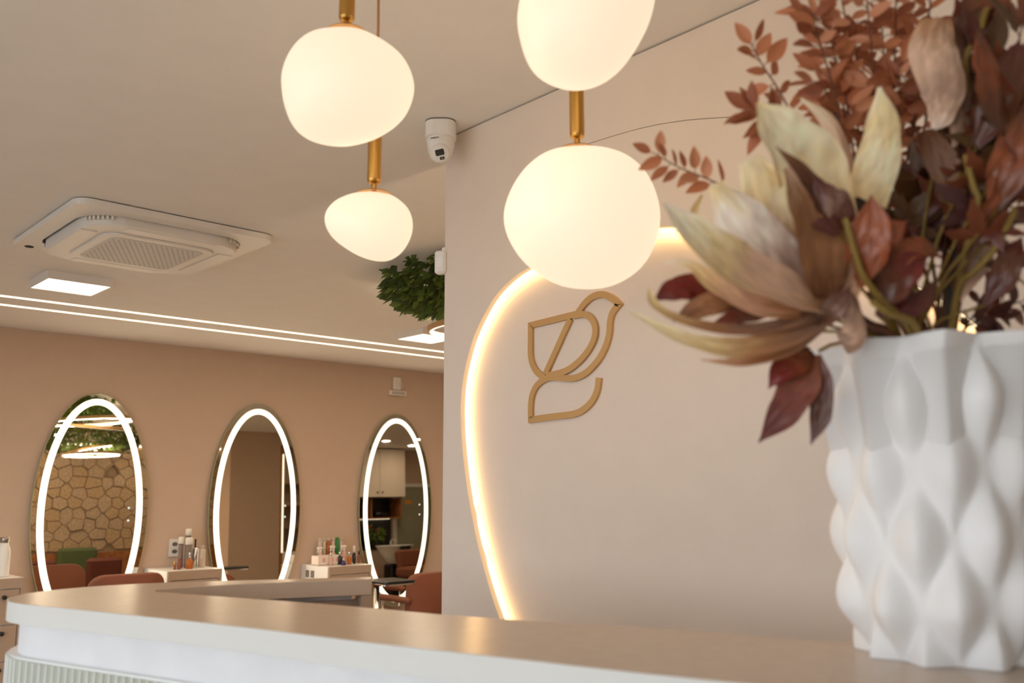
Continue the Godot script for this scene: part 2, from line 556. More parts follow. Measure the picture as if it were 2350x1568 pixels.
func feature_wall() -> void:
	var w := thing("wall_feature", "warm white reception wall with a backlit pebble shaped recess", "wall")
	w.set_meta("kind", "structure")
	var egg := egg_points()
	var mid := spline([Vector2(-1.47, 2.226), Vector2(-1.435, 2.2253), Vector2(-1.344, 2.2213), Vector2(-1.2387, 2.2135), Vector2(-1.1408, 2.198), Vector2(-1.051, 2.177), Vector2(-0.966, 2.152), Vector2(-0.85, 2.106), Vector2(-0.72, 2.04), Vector2(-0.62, 1.975)], 4)
	var slot := PackedVector2Array()
	for i in mid.size():
		var d: Vector2 = (mid[mini(i + 1, mid.size() - 1)] - mid[maxi(i - 1, 0)]).normalized()
		slot.append(mid[i] + Vector2(-d.y, d.x) * 0.0008)
	for i in range(mid.size() - 1, -1, -1):
		var d: Vector2 = (mid[mini(i + 1, mid.size() - 1)] - mid[maxi(i - 1, 0)]).normalized()
		slot.append(mid[i] - Vector2(-d.y, d.x) * 0.0008)
	var xf := Transform3D(Basis(Vector3(0, 0, 1), Vector3(0, 1, 0), Vector3(-1, 0, 0)), Vector3(WALL_X + 0.02, 0, 0))
	var st := ST(false)
	var zc := -1.17
	for r in [[-1.962, zc], [zc, 3.02]]:
		var rect := PackedVector2Array([Vector2(r[0], 0), Vector2(r[1], 0), Vector2(r[1], CEIL - 0.004), Vector2(r[0], CEIL - 0.004)])
		for p in Geometry2D.clip_polygons(rect, egg):
			for q in Geometry2D.clip_polygons(p, slot):
				prism(st, q, xf, 0.02)
	obj("facing", st, M.wall_feature, w)
	obj("back_panel", boxm(Vector3(WALL_X + 0.085, 1.2, 0.53), Vector3(0.13, 2.4, 4.984)), M.wall_feature, w)
	# LED strip running round the edge of the recess
	var strip := w
	var inner := egg_points(-0.006)
	var line := []
	for p in inner:
		line.append(p)
	st = ST(false)
	ribbon(st, line, 0.009, xf, 0.006, true)
	obj("led_strip_light", st, M.arc_led, strip).set_meta("label", "warm LED strip along the edge of the recess")
	var n := inner.size()
	var step := 3
	for i in range(0, n, step):
		var a := inner[i]
		var b := inner[(i + step) % n]
		var m := (a + b) * 0.5
		var t := (b - a)
		var nin := Vector2(-t.y, t.x).normalized()
		if not Geometry2D.is_point_in_polygon(m + nin * 0.03, inner):
			nin = -nin
		var p3 := Vector3(WALL_X + 0.009, m.y + nin.y * 0.006, m.x + nin.x * 0.006)
		area(p3, Vector3(0.45, nin.y, nin.x), Vector3(0, t.y, t.x), Vector2(t.length(), 0.008), ARC, 0.0046 * t.length() / 0.1, strip)
	# emblem
	var e := thing("bird_emblem", "gold outline emblem of a bird on a leaf fixed inside the lit recess", "emblem")
	var s := 1.0 / 1.742
	# stroke centre lines; each inner list is a smooth run, runs of one stroke meet in sharp corners
	var strokes := [
		[[Vector2(556, 281), Vector2(376, 325)], [Vector2(376, 325), Vector2(376, 380), Vector2(376, 440), Vector2(383, 478), Vector2(402, 512), Vector2(432, 534)]],
		[[Vector2(561, 282), Vector2(595, 235), Vector2(630, 208), Vector2(668, 202), Vector2(704, 218), Vector2(729, 241)], [Vector2(729, 241), Vector2(704, 275), Vector2(694, 312), Vector2(690, 360), Vector2(674, 415), Vector2(645, 466), Vector2(604, 510), Vector2(565, 532), Vector2(530, 538), Vector2(480, 533), Vector2(442, 537), Vector2(405, 562), Vector2(384, 600), Vector2(377, 645), Vector2(377, 703)], [Vector2(377, 703), Vector2(470, 690), Vector2(548, 680), Vector2(588, 662), Vector2(622, 628), Vector2(642, 585), Vector2(649, 535)]],
		[[Vector2(535, 300), Vector2(436, 520)]],
		[[Vector2(548, 287), Vector2(585, 281), Vector2(612, 290), Vector2(632, 320), Vector2(635, 360), Vector2(620, 405), Vector2(585, 455), Vector2(540, 495), Vector2(500, 514), Vector2(440, 528)]]]
	var exf := Transform3D(Basis(Vector3(0, 0, 1), Vector3(0, 1, 0), Vector3(-1, 0, 0)), Vector3(WALL_X + 0.02, 0, 0))
	var sides := ST(false)
	var face := ST(false)
	var lift := 0.0
	for k in strokes:
		var pl := []
		for run in k:
			var wall_run := []
			for q in run:
				var d: Vector3 = at(1000 + q.x * s, 560 + q.y * s, 1.0) - EYE
				var h := EYE + d * ((WALL_X + 0.012) / d.x)
				wall_run.append(Vector2(h.z, h.y))
			var fine := spline(wall_run, 5)
			if pl.size() > 0:
				fine.remove_at(0)
			pl.append_array(fine)
		ribbon(sides, pl, 0.0152, exf, 0.0058 + lift)
		ribbon(face, pl, 0.0158, Transform3D(exf.basis, exf.origin + Vector3(-0.0058 - lift, 0, 0)), 0.0016)
		lift += 0.0003
	obj("emblem_edge", sides, M.gold_paint, e)
	obj("emblem_face", face, M.gold_paint, e)

# ---------------------------------------------------------------- counter
func counter() -> void:
	var front := [Vector2(0.430, -1.615), Vector2(0.4345, -1.575), Vector2(0.453, -1.513), Vector2(0.4805, -1.4213), Vector2(0.5332, -1.2416), Vector2(0.5762, -1.0808), Vector2(0.6083, -0.9332), Vector2(0.6394, -0.8105), Vector2(0.6683, -0.7043), Vector2(0.6924, -0.6084), Vector2(0.7172, -0.5251), Vector2(0.7295, -0.487), Vector2(0.775, -0.33), Vector2(0.825, -0.13), Vector2(0.865, 0.08), Vector2(0.90, 0.36)]
	var back := [Vector2(1.25, 0.36), Vector2(1.215, 0.08), Vector2(1.17, -0.14), Vector2(1.145, -0.30), Vector2(1.112, -0.43), Vector2(0.997, -0.5445), Vector2(0.9694, -0.6445), Vector2(0.9363, -0.7492), Vector2(0.8642, -0.9105), Vector2(0.823, -1.0344), Vector2(0.8026, -1.1196), Vector2(0.7577, -1.2864), Vector2(0.6904, -1.4842), Vector2(0.668, -1.560), Vector2(0.656, -1.605), Vector2(0.662, -1.628), Vector2(0.6842, -1.6345), Vector2(0.7141, -1.6342), Vector2(0.7612, -1.6294), Vector2(0.8526, -1.6061), Vector2(0.9282, -1.5782), Vector2(1.0454, -1.5296)]
	var far := [Vector2(1.0726, -1.5664), Vector2(0.8853, -1.6683), Vector2(0.7439, -1.7414), Vector2(0.6324, -1.768), Vector2(0.5548, -1.7612), Vector2(0.4985, -1.738), Vector2(0.4600, -1.702), Vector2(0.438, -1.66)]
	var poly := PackedVector2Array()
	for part in [front, back, far]:
		for p in spline(part, 4):
			poly.append(p)
	# plan polygon: x -> world x, y -> world z ; local z is world down
	var c := thing("reception_counter", "white curved reception counter with fluted front under the feature wall", "counter")
	var flat := func(p: PackedVector2Array, d: float) -> PackedVector2Array:
		return Geometry2D.offset_polygon(p, d, Geometry2D.JOIN_ROUND)[0]
	var down := Basis(Vector3(1, 0, 0), Vector3(0, 0, 1), Vector3(0, -1, 0))
	var t := obj("counter_top", prismm(poly, Transform3D(down, Vector3(0, TOP_Y, 0)), 0.030, 0.0008), M.counter_top, c)
	t.set_meta("label", "satin worktop, its dimmer light put into the taupe colour")
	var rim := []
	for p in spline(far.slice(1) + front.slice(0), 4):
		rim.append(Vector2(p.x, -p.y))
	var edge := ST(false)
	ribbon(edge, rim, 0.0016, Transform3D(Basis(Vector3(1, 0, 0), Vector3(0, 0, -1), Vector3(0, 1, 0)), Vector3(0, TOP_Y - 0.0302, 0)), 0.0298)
	obj("daylit_edge", edge, M.counter_edge, c).set_meta("label", "front edge of the worktop, daylight put into its off white colour")  # paler than the top, daylight painted into its colour
	# plain band below the top, following the street side; the arm keeps only a thin panel
	var face: Array = spline([Vector2(1.03, -1.575)] + [Vector2(0.8753, -1.648), Vector2(0.7389, -1.716), Vector2(0.6324, -1.741), Vector2(0.5648, -1.736), Vector2(0.5135, -1.715), Vector2(0.4800, -1.683), Vector2(0.4630, -1.645), Vector2(0.4580, -1.605), Vector2(0.4625, -1.57)] + [Vector2(0.480, -1.507), Vector2(0.507, -1.415), Vector2(0.560, -1.236), Vector2(0.603, -1.0748), Vector2(0.635, -0.9272), Vector2(0.666, -0.8045), Vector2(0.695, -0.698), Vector2(0.7192, -0.602), Vector2(0.744, -0.519), Vector2(0.757, -0.481), Vector2(0.802, -0.324), Vector2(0.852, -0.124), Vector2(0.892, 0.085), Vector2(0.926, 0.36)], 5)
	var lay := Basis(Vector3(1, 0, 0), Vector3(0, 0, -1), Vector3(0, 1, 0))
	var plan := []
	for p in face:
		plan.append(Vector2(p.x, -p.y))
	var st := ST(false)
	ribbon(st, plan, 0.018, Transform3D(lay, Vector3(0, 0.0, 0)), TOP_Y - 0.030)
	obj("body_panel", st, M.counter_body, c)
	# fluted cladding: starts 50 mm below the top and stands proud of the plain band
	var outer := []
	for i in face.size():
		var d: Vector2 = (face[mini(i + 1, face.size() - 1)] - face[maxi(i - 1, 0)]).normalized()
		outer.append(face[i] + Vector2(-d.y, d.x) * 0.015)
	var oplan := []
	for p in outer:
		oplan.append(Vector2(p.x, -p.y))
	st = ST(false)
	ribbon(st, oplan, 0.012, Transform3D(lay, Vector3(0, 0.06, 0)), TOP_Y - 0.08 - 0.06)
	obj("cladding_board", st, M.flute_white, c)
	# strips
	var pts := []
	var acc := 0.0
	var pitch := 0.0162
	var next := 0.0
	for i in outer.size() - 1:
		var a: Vector2 = outer[i]
		var b: Vector2 = outer[i + 1]
		var L := a.distance_to(b)
		while next <= acc + L:
			var q := a.lerp(b, (next - acc) / L)
			pts.append([q, (b - a).normalized()])
			next += pitch
		acc += L
	var hgt := TOP_Y - 0.083 - 0.065
	st = ST()
	var rows := []
	for y in [0.0, hgt]:
		var row := PackedVector3Array()
		for k in 7:
			var u := (k - 3) / 3.0
			row.append(Vector3(u * 0.0069, y, 0.0004 + 0.0034 * u * u))
		rows.append(row)
	sheet(st, rows)
	st.set_smooth_group(-1)
	for k in 6:
		var a: Vector3 = rows[1][k]
		var b: Vector3 = rows[1][k + 1]
		quad(st, a, b, Vector3(b.x, hgt, -0.001), Vector3(a.x, hgt, -0.001))
	st.generate_normals()
	var strip_mesh := st.commit()
	var ribs := ST(false)
	var count := 0
	for i in pts.size():
		var p: Vector2 = pts[i][0]
		var d: Vector2 = pts[i][1]
		var nrm := Vector2(-d.y, d.x)      # away from the staff side
		var zax := Vector3(nrm.x, 0, nrm.y)
		var xax := Vector3.UP.cross(zax)
		var pos := Vector3(p.x, 0.065, p.y) + zax * 0.006
		inst("flute_strip", strip_mesh, M.flute_sage, Transform3D(Basis(xax, Vector3.UP, zax), pos), c)
		var rp := pos + xax * (pitch * 0.5) + zax * 0.0016
		cbox(ribs, rp + Vector3(0, hgt * 0.5, 0), Vector3(0.0026, hgt, 0.0056), 0.0008, Basis(xax, Vector3.UP, zax))
		count += 1
	var rb := obj("flute_ridges", ribs, M.flute_white, c)
	rb.set_meta("kind", "stuff")
	# staff side: desk return with a recessed panel at the end of the arm
	var dir := (Vector2(1.0454, -1.5296) - Vector2(0.7141, -1.6342)).normalized()
	var ang := -atan2(dir.y, dir.x)
	var bs := Basis(Vector3.UP, ang)
	obj("arm_panel", boxm(Vector3(0.86, 0.595, -1.625) , Vector3(0.40, 1.19, 0.018), 0.001, bs), M.taupe_laminate, c)
	obj("arm_leg", boxm(Vector3(1.0445, 0.60, -1.553), Vector3(0.022, 1.199, 0.044), 0.001, bs), M.taupe_laminate, c)

# ---------------------------------------------------------------- ceiling fittings
func ceiling_fittings() -> void:
	for k in 2:
		var z: float = [-5.19, -5.44][k]
		var l := thing("linear_ceiling_light", ["long recessed LED line in the ceiling, the one farther from the mirror wall", "long recessed LED line in the ceiling, the one nearer the mirror wall"][k], "ceiling light", Vector3(3.9, CEIL + 0.05, z), "recessed LED lines")
		obj("led_diffuser", boxm(Vector3(0, 0, 0), Vector3(13.6, 0.016, 0.046), 0.002), M.ceiling_led, l)
		for x in [-5.0, -3.0, -1.0, 1.0, 3.0, 5.0]:
			area(Vector3(3.9 + x, CEIL + 0.038, z), Vector3.DOWN, Vector3.RIGHT, Vector2(1.98, 0.042), SOFT, 0.22, l)
	for k in 2:
		var p: Vector3 = [Vector3(1.362, CEIL, -4.56), Vector3(3.55, CEIL, -4.62)][k]
		var l := thing("panel_light", ["square white surface mounted LED panel beside the air conditioner", "square white surface mounted LED panel behind the ring lamp"][k], "ceiling light", p, "square LED panels")
		var st := ST(false)
		for s in [-1, 1]:
			cbox(st, Vector3(s * 0.142, -0.02, 0), Vector3(0.008, 0.04, 0.292), 0.001)
			cbox(st, Vector3(0, -0.02, s * 0.142), Vector3(0.276, 0.04, 0.008), 0.001)
		cbox(st, Vector3(0, -0.004, 0), Vector3(0.276, 0.008, 0.276))
		obj("housing", st, M.white_plastic, l)
		obj("diffuser", boxm(Vector3(0, -0.033, 0), Vector3(0.274, 0.006, 0.274)), M.panel_led, l)
		area(p + Vector3(0, -0.042, 0), Vector3.DOWN, Vector3.RIGHT, Vector2(0.27, 0.27), Color(1.0, 0.93, 0.82), 0.55, l)
	# cassette air conditioner
	var c := Vector3(1.33, CEIL, -3.60)
	var a := thing("cassette_air_conditioner", "white ceiling cassette air conditioner with perforated centre grille", "air conditioner", c)
	var dn := Basis(Vector3(1, 0, 0), Vector3(0, 0, 1), Vector3(0, -1, 0))
	# the plate hangs 5 mm below the ceiling on a narrower neck; the outlet body hangs in an open slot of the plate
	obj("neck", prismm(round_rect(0.70, 0.75, 0.05), Transform3D(dn, Vector3.ZERO), 0.0055), M.white_plastic, a)
	var plate := ST(false)
	for sx in [-1, 1]:
		var side_rect := PackedVector2Array([Vector2(0, -1), Vector2(sx, -1), Vector2(sx, 1), Vector2(0, 1)])
		for part in Geometry2D.intersect_polygons(round_rect(0.75, 0.80, 0.055), side_rect):
			for w in Geometry2D.clip_polygons(part, round_rect(0.624, 0.664, 0.15, 10)):
				prism(plate, w, Transform3D(dn, Vector3(0, -0.005, 0)), 0.022)
	obj("ceiling_plate", plate, M.white_plastic, a)
	obj("outlet_shade", prismm(round_rect(0.622, 0.662, 0.15, 10), Transform3D(dn, Vector3(0, -0.0056, 0)), 0.012), M.shade_and_dark_plastic, a)  # dark slab, the shade deep in the outlet slot put into colour
	obj("body", prismm(round_rect(0.60, 0.64, 0.14, 10), Transform3D(dn, Vector3(0, -0.005, 0)), 0.055, 0.006), M.white_plastic, a)
	for k in 4:
		var b := Basis(Vector3.UP, PI / 2 * k)
		var half: float = 0.32 if k % 2 == 0 else 0.30
		var len: float = 0.34 if k % 2 == 0 else 0.38
		obj("air_flap", boxm(b * Vector3(0, -0.061, half - 0.036), Vector3(len, 0.006, 0.062), 0.0025, b), M.white_plastic, a)
		for s in 7:
			var ang := PI / 4 + (s - 3) * 0.11
			var cx: float = (0.60 if true else 0.0) / 2 - 0.14
			var dirv := Vector3(cos(ang), 0, sin(ang))
			var corner := Vector3((0.30 - 0.14), -0.034, (0.32 - 0.14))
			if k % 2 == 1:
				corner = Vector3(0.32 - 0.14, -0.034, 0.30 - 0.14)
			obj("corner_vane", boxm(b * (corner + dirv * 0.148), Vector3(0.006, 0.014, 0.008), 0.001, b * Basis(Vector3.UP, -ang)), M.white_plastic, a)
	obj("grille_rim", prismm(round_rect(0.43, 0.46, 0.06, 8), Transform3D(dn, Vector3(0, -0.058, 0)), 0.010, 0.004), M.white_plastic, a)
	obj("grille", prismm(round_rect(0.36, 0.39, 0.04, 8), Transform3D(dn, Vector3(0, -0.064, 0)), 0.006, 0.001), M.grille if M.has("grille") else mat("grille", rgb(206, 203, 200), 0.5), a)
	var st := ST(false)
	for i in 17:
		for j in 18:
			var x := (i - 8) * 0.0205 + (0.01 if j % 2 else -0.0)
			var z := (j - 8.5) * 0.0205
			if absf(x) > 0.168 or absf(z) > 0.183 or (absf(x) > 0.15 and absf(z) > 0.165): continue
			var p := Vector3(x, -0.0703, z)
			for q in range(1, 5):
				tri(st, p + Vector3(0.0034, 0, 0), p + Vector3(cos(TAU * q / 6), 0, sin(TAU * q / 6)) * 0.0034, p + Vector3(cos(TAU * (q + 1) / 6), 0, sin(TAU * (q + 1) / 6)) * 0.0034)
	var h := obj("grille_hole_shade", st, M.shade_and_dark_plastic, a)  # flat dark discs, shade inside the perforations put into colour
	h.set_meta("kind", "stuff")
	obj("sensor_eye", lathem([Vector2(0.0, -0.004), Vector2(0.016, -0.004), Vector2(0.018, 0.0)], Transform3D(Basis.IDENTITY, Vector3(-0.322, -0.0255, -0.335)), 20), M.shade_and_dark_plastic, a)

# ---------------------------------------------------------------- pendant lamps
func globe_mesh(centre: Vector2, outline: Array, px_scale: float) -> SurfaceTool:
	# a blown pebble-shaped globe: a rounded body whose cross-section varies round the axis that points along the lamp's own z
	var n := 72
	var table := PackedFloat32Array()
	table.resize(n)
	var pts := []
	for q in outline:
		pts.append(Vector2(q.x - centre.x, centre.y - q.y) * px_scale)
	var dense := ring_spline(pts, 12)
	var mean := 0.0
	for k in n:
		var a := TAU * k / n
		var best := 9.0
		var rr := 0.0
		for i in dense.size():
			var p := dense[i]
			var da := absf(wrapf(p.angle() - a, -PI, PI))
			if da < best:
				best = da
				rr = p.length()
		table[k] = rr
		mean += rr / n
	var soft := PackedFloat32Array()
	soft.resize(n)
	for k in n:
		soft[k] = (table[(k + n - 1) % n] + 2 * table[k] + table[(k + 1) % n]) / 4
	var rows := []
	var m := 36
	for i in m + 1:
		var psi := PI * i / m
		var row := PackedVector3Array()
		for k in n:
			var a := TAU * k / n
			var s := sin(psi)
			var r := lerpf(mean * 0.98, soft[k], s * s)
			row.append(Vector3(cos(a) * s * r, sin(a) * s * r, cos(psi) * r))
		rows.append(row)
	var st := ST()
	sheet(st, rows, true, false, true)
	return st

func pendants() -> void:
	# each: depth from the eye, zoom frame of the outline (origin, scale), outline, centre, stem base x and y, label
	var L1 := [Vector2(430, 171), Vector2(280, 185), Vector2(180, 240), Vector2(110, 330), Vector2(75, 430), Vector2(73, 500), Vector2(90, 610), Vector2(130, 710), Vector2(190, 770), Vector2(280, 805), Vector2(390, 817), Vector2(500, 800), Vector2(600, 765), Vector2(700, 700), Vector2(770, 620), Vector2(808, 510), Vector2(800, 430), Vector2(760, 340), Vector2(690, 270), Vector2(600, 215), Vector2(520, 182)]
	var L2 := [Vector2(580, 1080), Vector2(480, 1088), Vector2(400, 1115), Vector2(340, 1160), Vector2(310, 1220), Vector2(320, 1285), Vector2(360, 1345), Vector2(430, 1400), Vector2(520, 1448), Vector2(620, 1470), Vector2(690, 1455), Vector2(750, 1405), Vector2(790, 1330), Vector2(801, 1260), Vector2(785, 1190), Vector2(740, 1135), Vector2(680, 1098)]
	var R2 := [Vector2(460, 758), Vector2(330, 775), Vector2(230, 830), Vector2(150, 920), Vector2(100, 1020), Vector2(80, 1110), Vector2(95, 1200), Vector2(140, 1290), Vector2(210, 1370), Vector2(300, 1435), Vector2(400, 1475), Vector2(510, 1487), Vector2(620, 1475), Vector2(720, 1430), Vector2(800, 1360), Vector2(855, 1260), Vector2(880, 1150), Vector2(875, 1060), Vector2(840, 950), Vector2(780, 860), Vector2(690, 795), Vector2(580, 763)]
	var R1 := [Vector2(480, -262), Vector2(340, -225), Vector2(235, -150), Vector2(172, -30), Vector2(150, 100), Vector2(165, 200), Vector2(195, 300), Vector2(240, 370), Vector2(310, 420), Vector2(400, 450), Vector2(470, 455), Vector2(560, 435), Vector2(640, 390), Vector2(720, 310), Vector2(790, 200), Vector2(830, 110), Vector2(850, 40), Vector2(857, -20), Vector2(842, -110), Vector2(790, -185), Vector2(700, -240), Vector2(590, -266)]
	var all := [
		[1.50, Vector2(620, 0), 2.45, L1, Vector2(440, 500), Vector2(795, 69), "large round opal globe pendant with brass stem, hung in front of the thin brass cord", 0.085],
		[1.72, Vector2(620, 0), 2.45, L2, Vector2(560, 1270), Vector2(858, 440), "smallest egg shaped opal globe pendant, hung low on a thin brass cord", 0.04],
		[1.36, Vector2(1120, 0), 2.24, R1, Vector2(500, 90), Vector2(1340, -117), "opal globe pendant hung highest, tapering to its lower end", 0.018],
		[1.60, Vector2(1120, 0), 2.24, R2, Vector2(480, 1120), Vector2(1325, 338), "largest pebble shaped opal globe pendant hung just above the bird emblem", 0.026]]
	for k in all:
		var depth: float = k[0]
		var sc: float = 1.0 / k[2]
		var cpx: Vector2 = k[1] + k[4] * sc
		var centre := at(cpx.x, cpx.y, depth)
		var neck := at(k[5].x, k[5].y, depth)
		neck.y += 0.001
		var node := thing("globe_pendant_light", k[6], "pendant lamp", Vector3(neck.x, CEIL, neck.z), "opal globe pendants")
		var st := globe_mesh(k[4], k[3], sc / FOCAL * depth)
		var g := obj("globe", st, M.globe_light, node)
		g.global_transform = Transform3D(Basis(rt, upv, -fw), centre)
		omni(centre, WARM, k[7], 0.085, node)
		# metal: cap, neck, rounded stem, cord, ceiling rose
		var h := neck - Vector3(neck.x, CEIL, neck.z)
		var r: float = 0.0130
		obj("cap", lathem([Vector2(0.034, -0.0075), Vector2(0.032, -0.0052), Vector2(0.02, -0.0022), Vector2(0.0, -0.0008)], Transform3D(Basis.IDENTITY, h), 32), M.brass, node)
		obj("neck", lathem([Vector2(0.0052, -0.004), Vector2(0.0052, 0.016)], Transform3D(Basis.IDENTITY, h), 20), M.brass, node)
		var stem_top := minf(h.y + 0.205, -0.03)
		var prof := [Vector2(0.0, h.y + 0.0135), Vector2(0.006, h.y + 0.0137), Vector2(0.0098, h.y + 0.0150), Vector2(0.0122, h.y + 0.0182), Vector2(r, h.y + 0.0225), Vector2(r, stem_top - 0.012), Vector2(r * 0.9, stem_top - 0.005), Vector2(r * 0.5, stem_top), Vector2(0.0, stem_top)]
		obj("stem", lathem(prof, Transform3D.IDENTITY, 32), M.brass, node)
		obj("cord", tubem([Vector3(0, stem_top, 0), Vector3(0.0015, stem_top * 0.5, 0), Vector3(0, -0.01, 0)], [0.0026], 8), M.brass_cord, node)
		obj("ceiling_rose", lathem([Vector2(0.0, -0.02), Vector2(0.042, -0.02), Vector2(0.045, -0.017), Vector2(0.045, 0.0)], Transform3D.IDENTITY, 32), M.brass, node)

func on_z(px: float, py: float, z: float) -> Vector3:
	var d := at(px, py, 1.0) - EYE
	return EYE + d * (z / d.z)

func on_x(px: float, py: float, x: float) -> Vector3:
	var d := at(px, py, 1.0) - EYE
	return EYE + d * (x / d.x)

# ---------------------------------------------------------------- mirrors
func mirrors() -> void:
	var tilt := deg_to_rad(-1.2)
	var where := [Vector3(2.062, 1.262, -6.148), Vector3(3.195, 1.262, -6.148), Vector3(4.428, 1.255, -6.148)]
	var labels := ["oval LED mirror that reflects the stone wall, next to the white flask", "oval LED mirror between the two chests that hold bottles", "oval LED mirror under the white alarm box"]
	var a := 0.358
	var b := 0.768
	for k in 3:
		var m := thing("oval_mirror", labels[k], "mirror", where[k], "lit oval mirrors")
		m.rotation.x = tilt
		obj("housing", prismm(ellipse(a - 0.07, b - 0.07, 48), Transform3D(Basis.IDENTITY, Vector3(0, 0, -0.014)), 0.014), M.white_plastic, m)
		obj("glass_rim", prismm(ellipse(a, b, 96), Transform3D(Basis.IDENTITY, Vector3(0, 0, 0)), 0.0045), M.glass_edge, m)
		obj("mirror_glass", prismm(ellipse(a - 0.0045, b - 0.0045, 96), Transform3D(Basis.IDENTITY, Vector3(0, 0, 0.0046)), 0.0006), M.mirror, m)
		var line := []
		for p in ellipse(a - 0.058, b - 0.058, 96):
			line.append(p)
		var st := ST(false)
		ribbon(st, line, 0.041, Transform3D(Basis.IDENTITY, Vector3(0, 0, 0.0053)), 0.0012, true)
		obj("led_band", st, M.mirror_led, m)
		for y in [0.03, -0.05]:
			obj("touch_light", lathem([Vector2(0.0, 0.0), Vector2(0.008, 0.0), Vector2(0.008, 0.001), Vector2(0.0, 0.001)], Transform3D(Basis(Vector3.RIGHT, PI / 2), Vector3(0.232, y, 0.0054)), 16), M.button_led, m)
		var seg := 18
		for i in seg:
			var t0 := TAU * i / seg
			var t1 := TAU * (i + 1) / seg
			var p0 := Vector3((a - 0.058) * cos(t0), (b - 0.058) * sin(t0), 0.009)
			var p1 := Vector3((a - 0.058) * cos(t1), (b - 0.058) * sin(t1), 0.009)
			area(m.transform * ((p0 + p1) * 0.5), m.basis.z, m.basis * (p1 - p0), Vector2(p0.distance_to(p1), 0.04), SOFT, 0.024 * p0.distance_to(p1) / 0.2, m)

# ---------------------------------------------------------------- chests, bottles, chairs
func chest(x0: float, x1: float, top: float, label: String, locks: bool) -> Node3D:
	var w := x1 - x0
	var z0 := BACK_Z + 0.004
	var z1 := -5.79
	var d := z1 - z0
	var c := thing("drawer_chest", label, "drawer chest", Vector3((x0 + x1) / 2, 0, (z0 + z1) / 2), "chests between the mirrors")
	obj("body", boxm(Vector3(0, 0.04 + (top - 0.04) / 2, -0.010), Vector3(w, top - 0.04, d - 0.02), 0.002), M.white_lacquer, c)
	var st := ST(false)
	cbox(st, Vector3(0, top - 0.028, d / 2 - 0.010), Vector3(w, 0.056, 0.020), 0.001)
	cbox(st, Vector3(w / 2 - 0.010, (top - 0.056) / 2 + 0.02, d / 2 - 0.010), Vector3(0.020, top - 0.096, 0.020), 0.001)
	cbox(st, Vector3(-w / 2 + 0.010, (top - 0.056) / 2 + 0.02, d / 2 - 0.010), Vector3(0.020, top - 0.096, 0.020), 0.001)
	obj("front_frame", st, M.taupe_laminate, c)
	var h := (top - 0.056 - 0.08) / 4
	for i in 4:
		var y := top - 0.058 - h * (i + 0.5)
		var dr := obj("drawer", boxm(Vector3(0, y, d / 2 - 0.011), Vector3(w - 0.046, h - 0.006, 0.018), 0.001), M.taupe_laminate, c)
		if locks or i == 0:
			obj("lock", lathem([Vector2(0.0, 0.022), Vector2(0.009, 0.022), Vector2(0.012, 0.016), Vector2(0.012, 0.0)], Transform3D(Basis(Vector3.RIGHT, PI / 2), Vector3(-w / 2 + 0.06 if not locks else w / 2 - 0.10, y + h * 0.28, d / 2 - 0.002)), 14), M.black_plastic, dr)
	obj("plinth", boxm(Vector3(0, 0.021, -0.02), Vector3(w - 0.04, 0.042, d - 0.06)), M.taupe_laminate, c)
	return c

func bottle(called: String, label: String, px: float, base: float, z: float, r: float, h: float, m: Material, cap_r: float, cap_h: float, cap: Material, shoulder := 0.75, trigger := false) -> void:
	var p := on_z(px, 1300, z)
	var b := thing(called, label, "bottle", Vector3(p.x, base + 0.001, p.z), "bottles on the chests")
	obj("body", lathem([Vector2(0, 0), Vector2(r * 0.9, 0), Vector2(r, r * 0.15), Vector2(r, h * shoulder), Vector2(r * 0.85, h * (shoulder + (1 - shoulder) * 0.45)), Vector2(cap_r * 0.9, h * 0.97), Vector2(cap_r * 0.9, h), Vector2(0, h)], Transform3D.IDENTITY, 18), m, b)
	obj("cap", lathem([Vector2(0, h), Vector2(cap_r, h), Vector2(cap_r, h + cap_h * 0.92), Vector2(cap_r * 0.9, h + cap_h), Vector2(0, h + cap_h)], Transform3D.IDENTITY, 16), cap, b)
	if trigger:
		var st := ST(false)
		cbox(st, Vector3(-0.008, h + cap_h + 0.012, 0), Vector3(0.046, 0.018, 0.016), 0.004)
		cbox(st, Vector3(-0.022, h + cap_h - 0.006, 0), Vector3(0.006, 0.03, 0.01), 0.002, Basis(Vector3.BACK, -0.4))
		obj("trigger", st, cap, b)

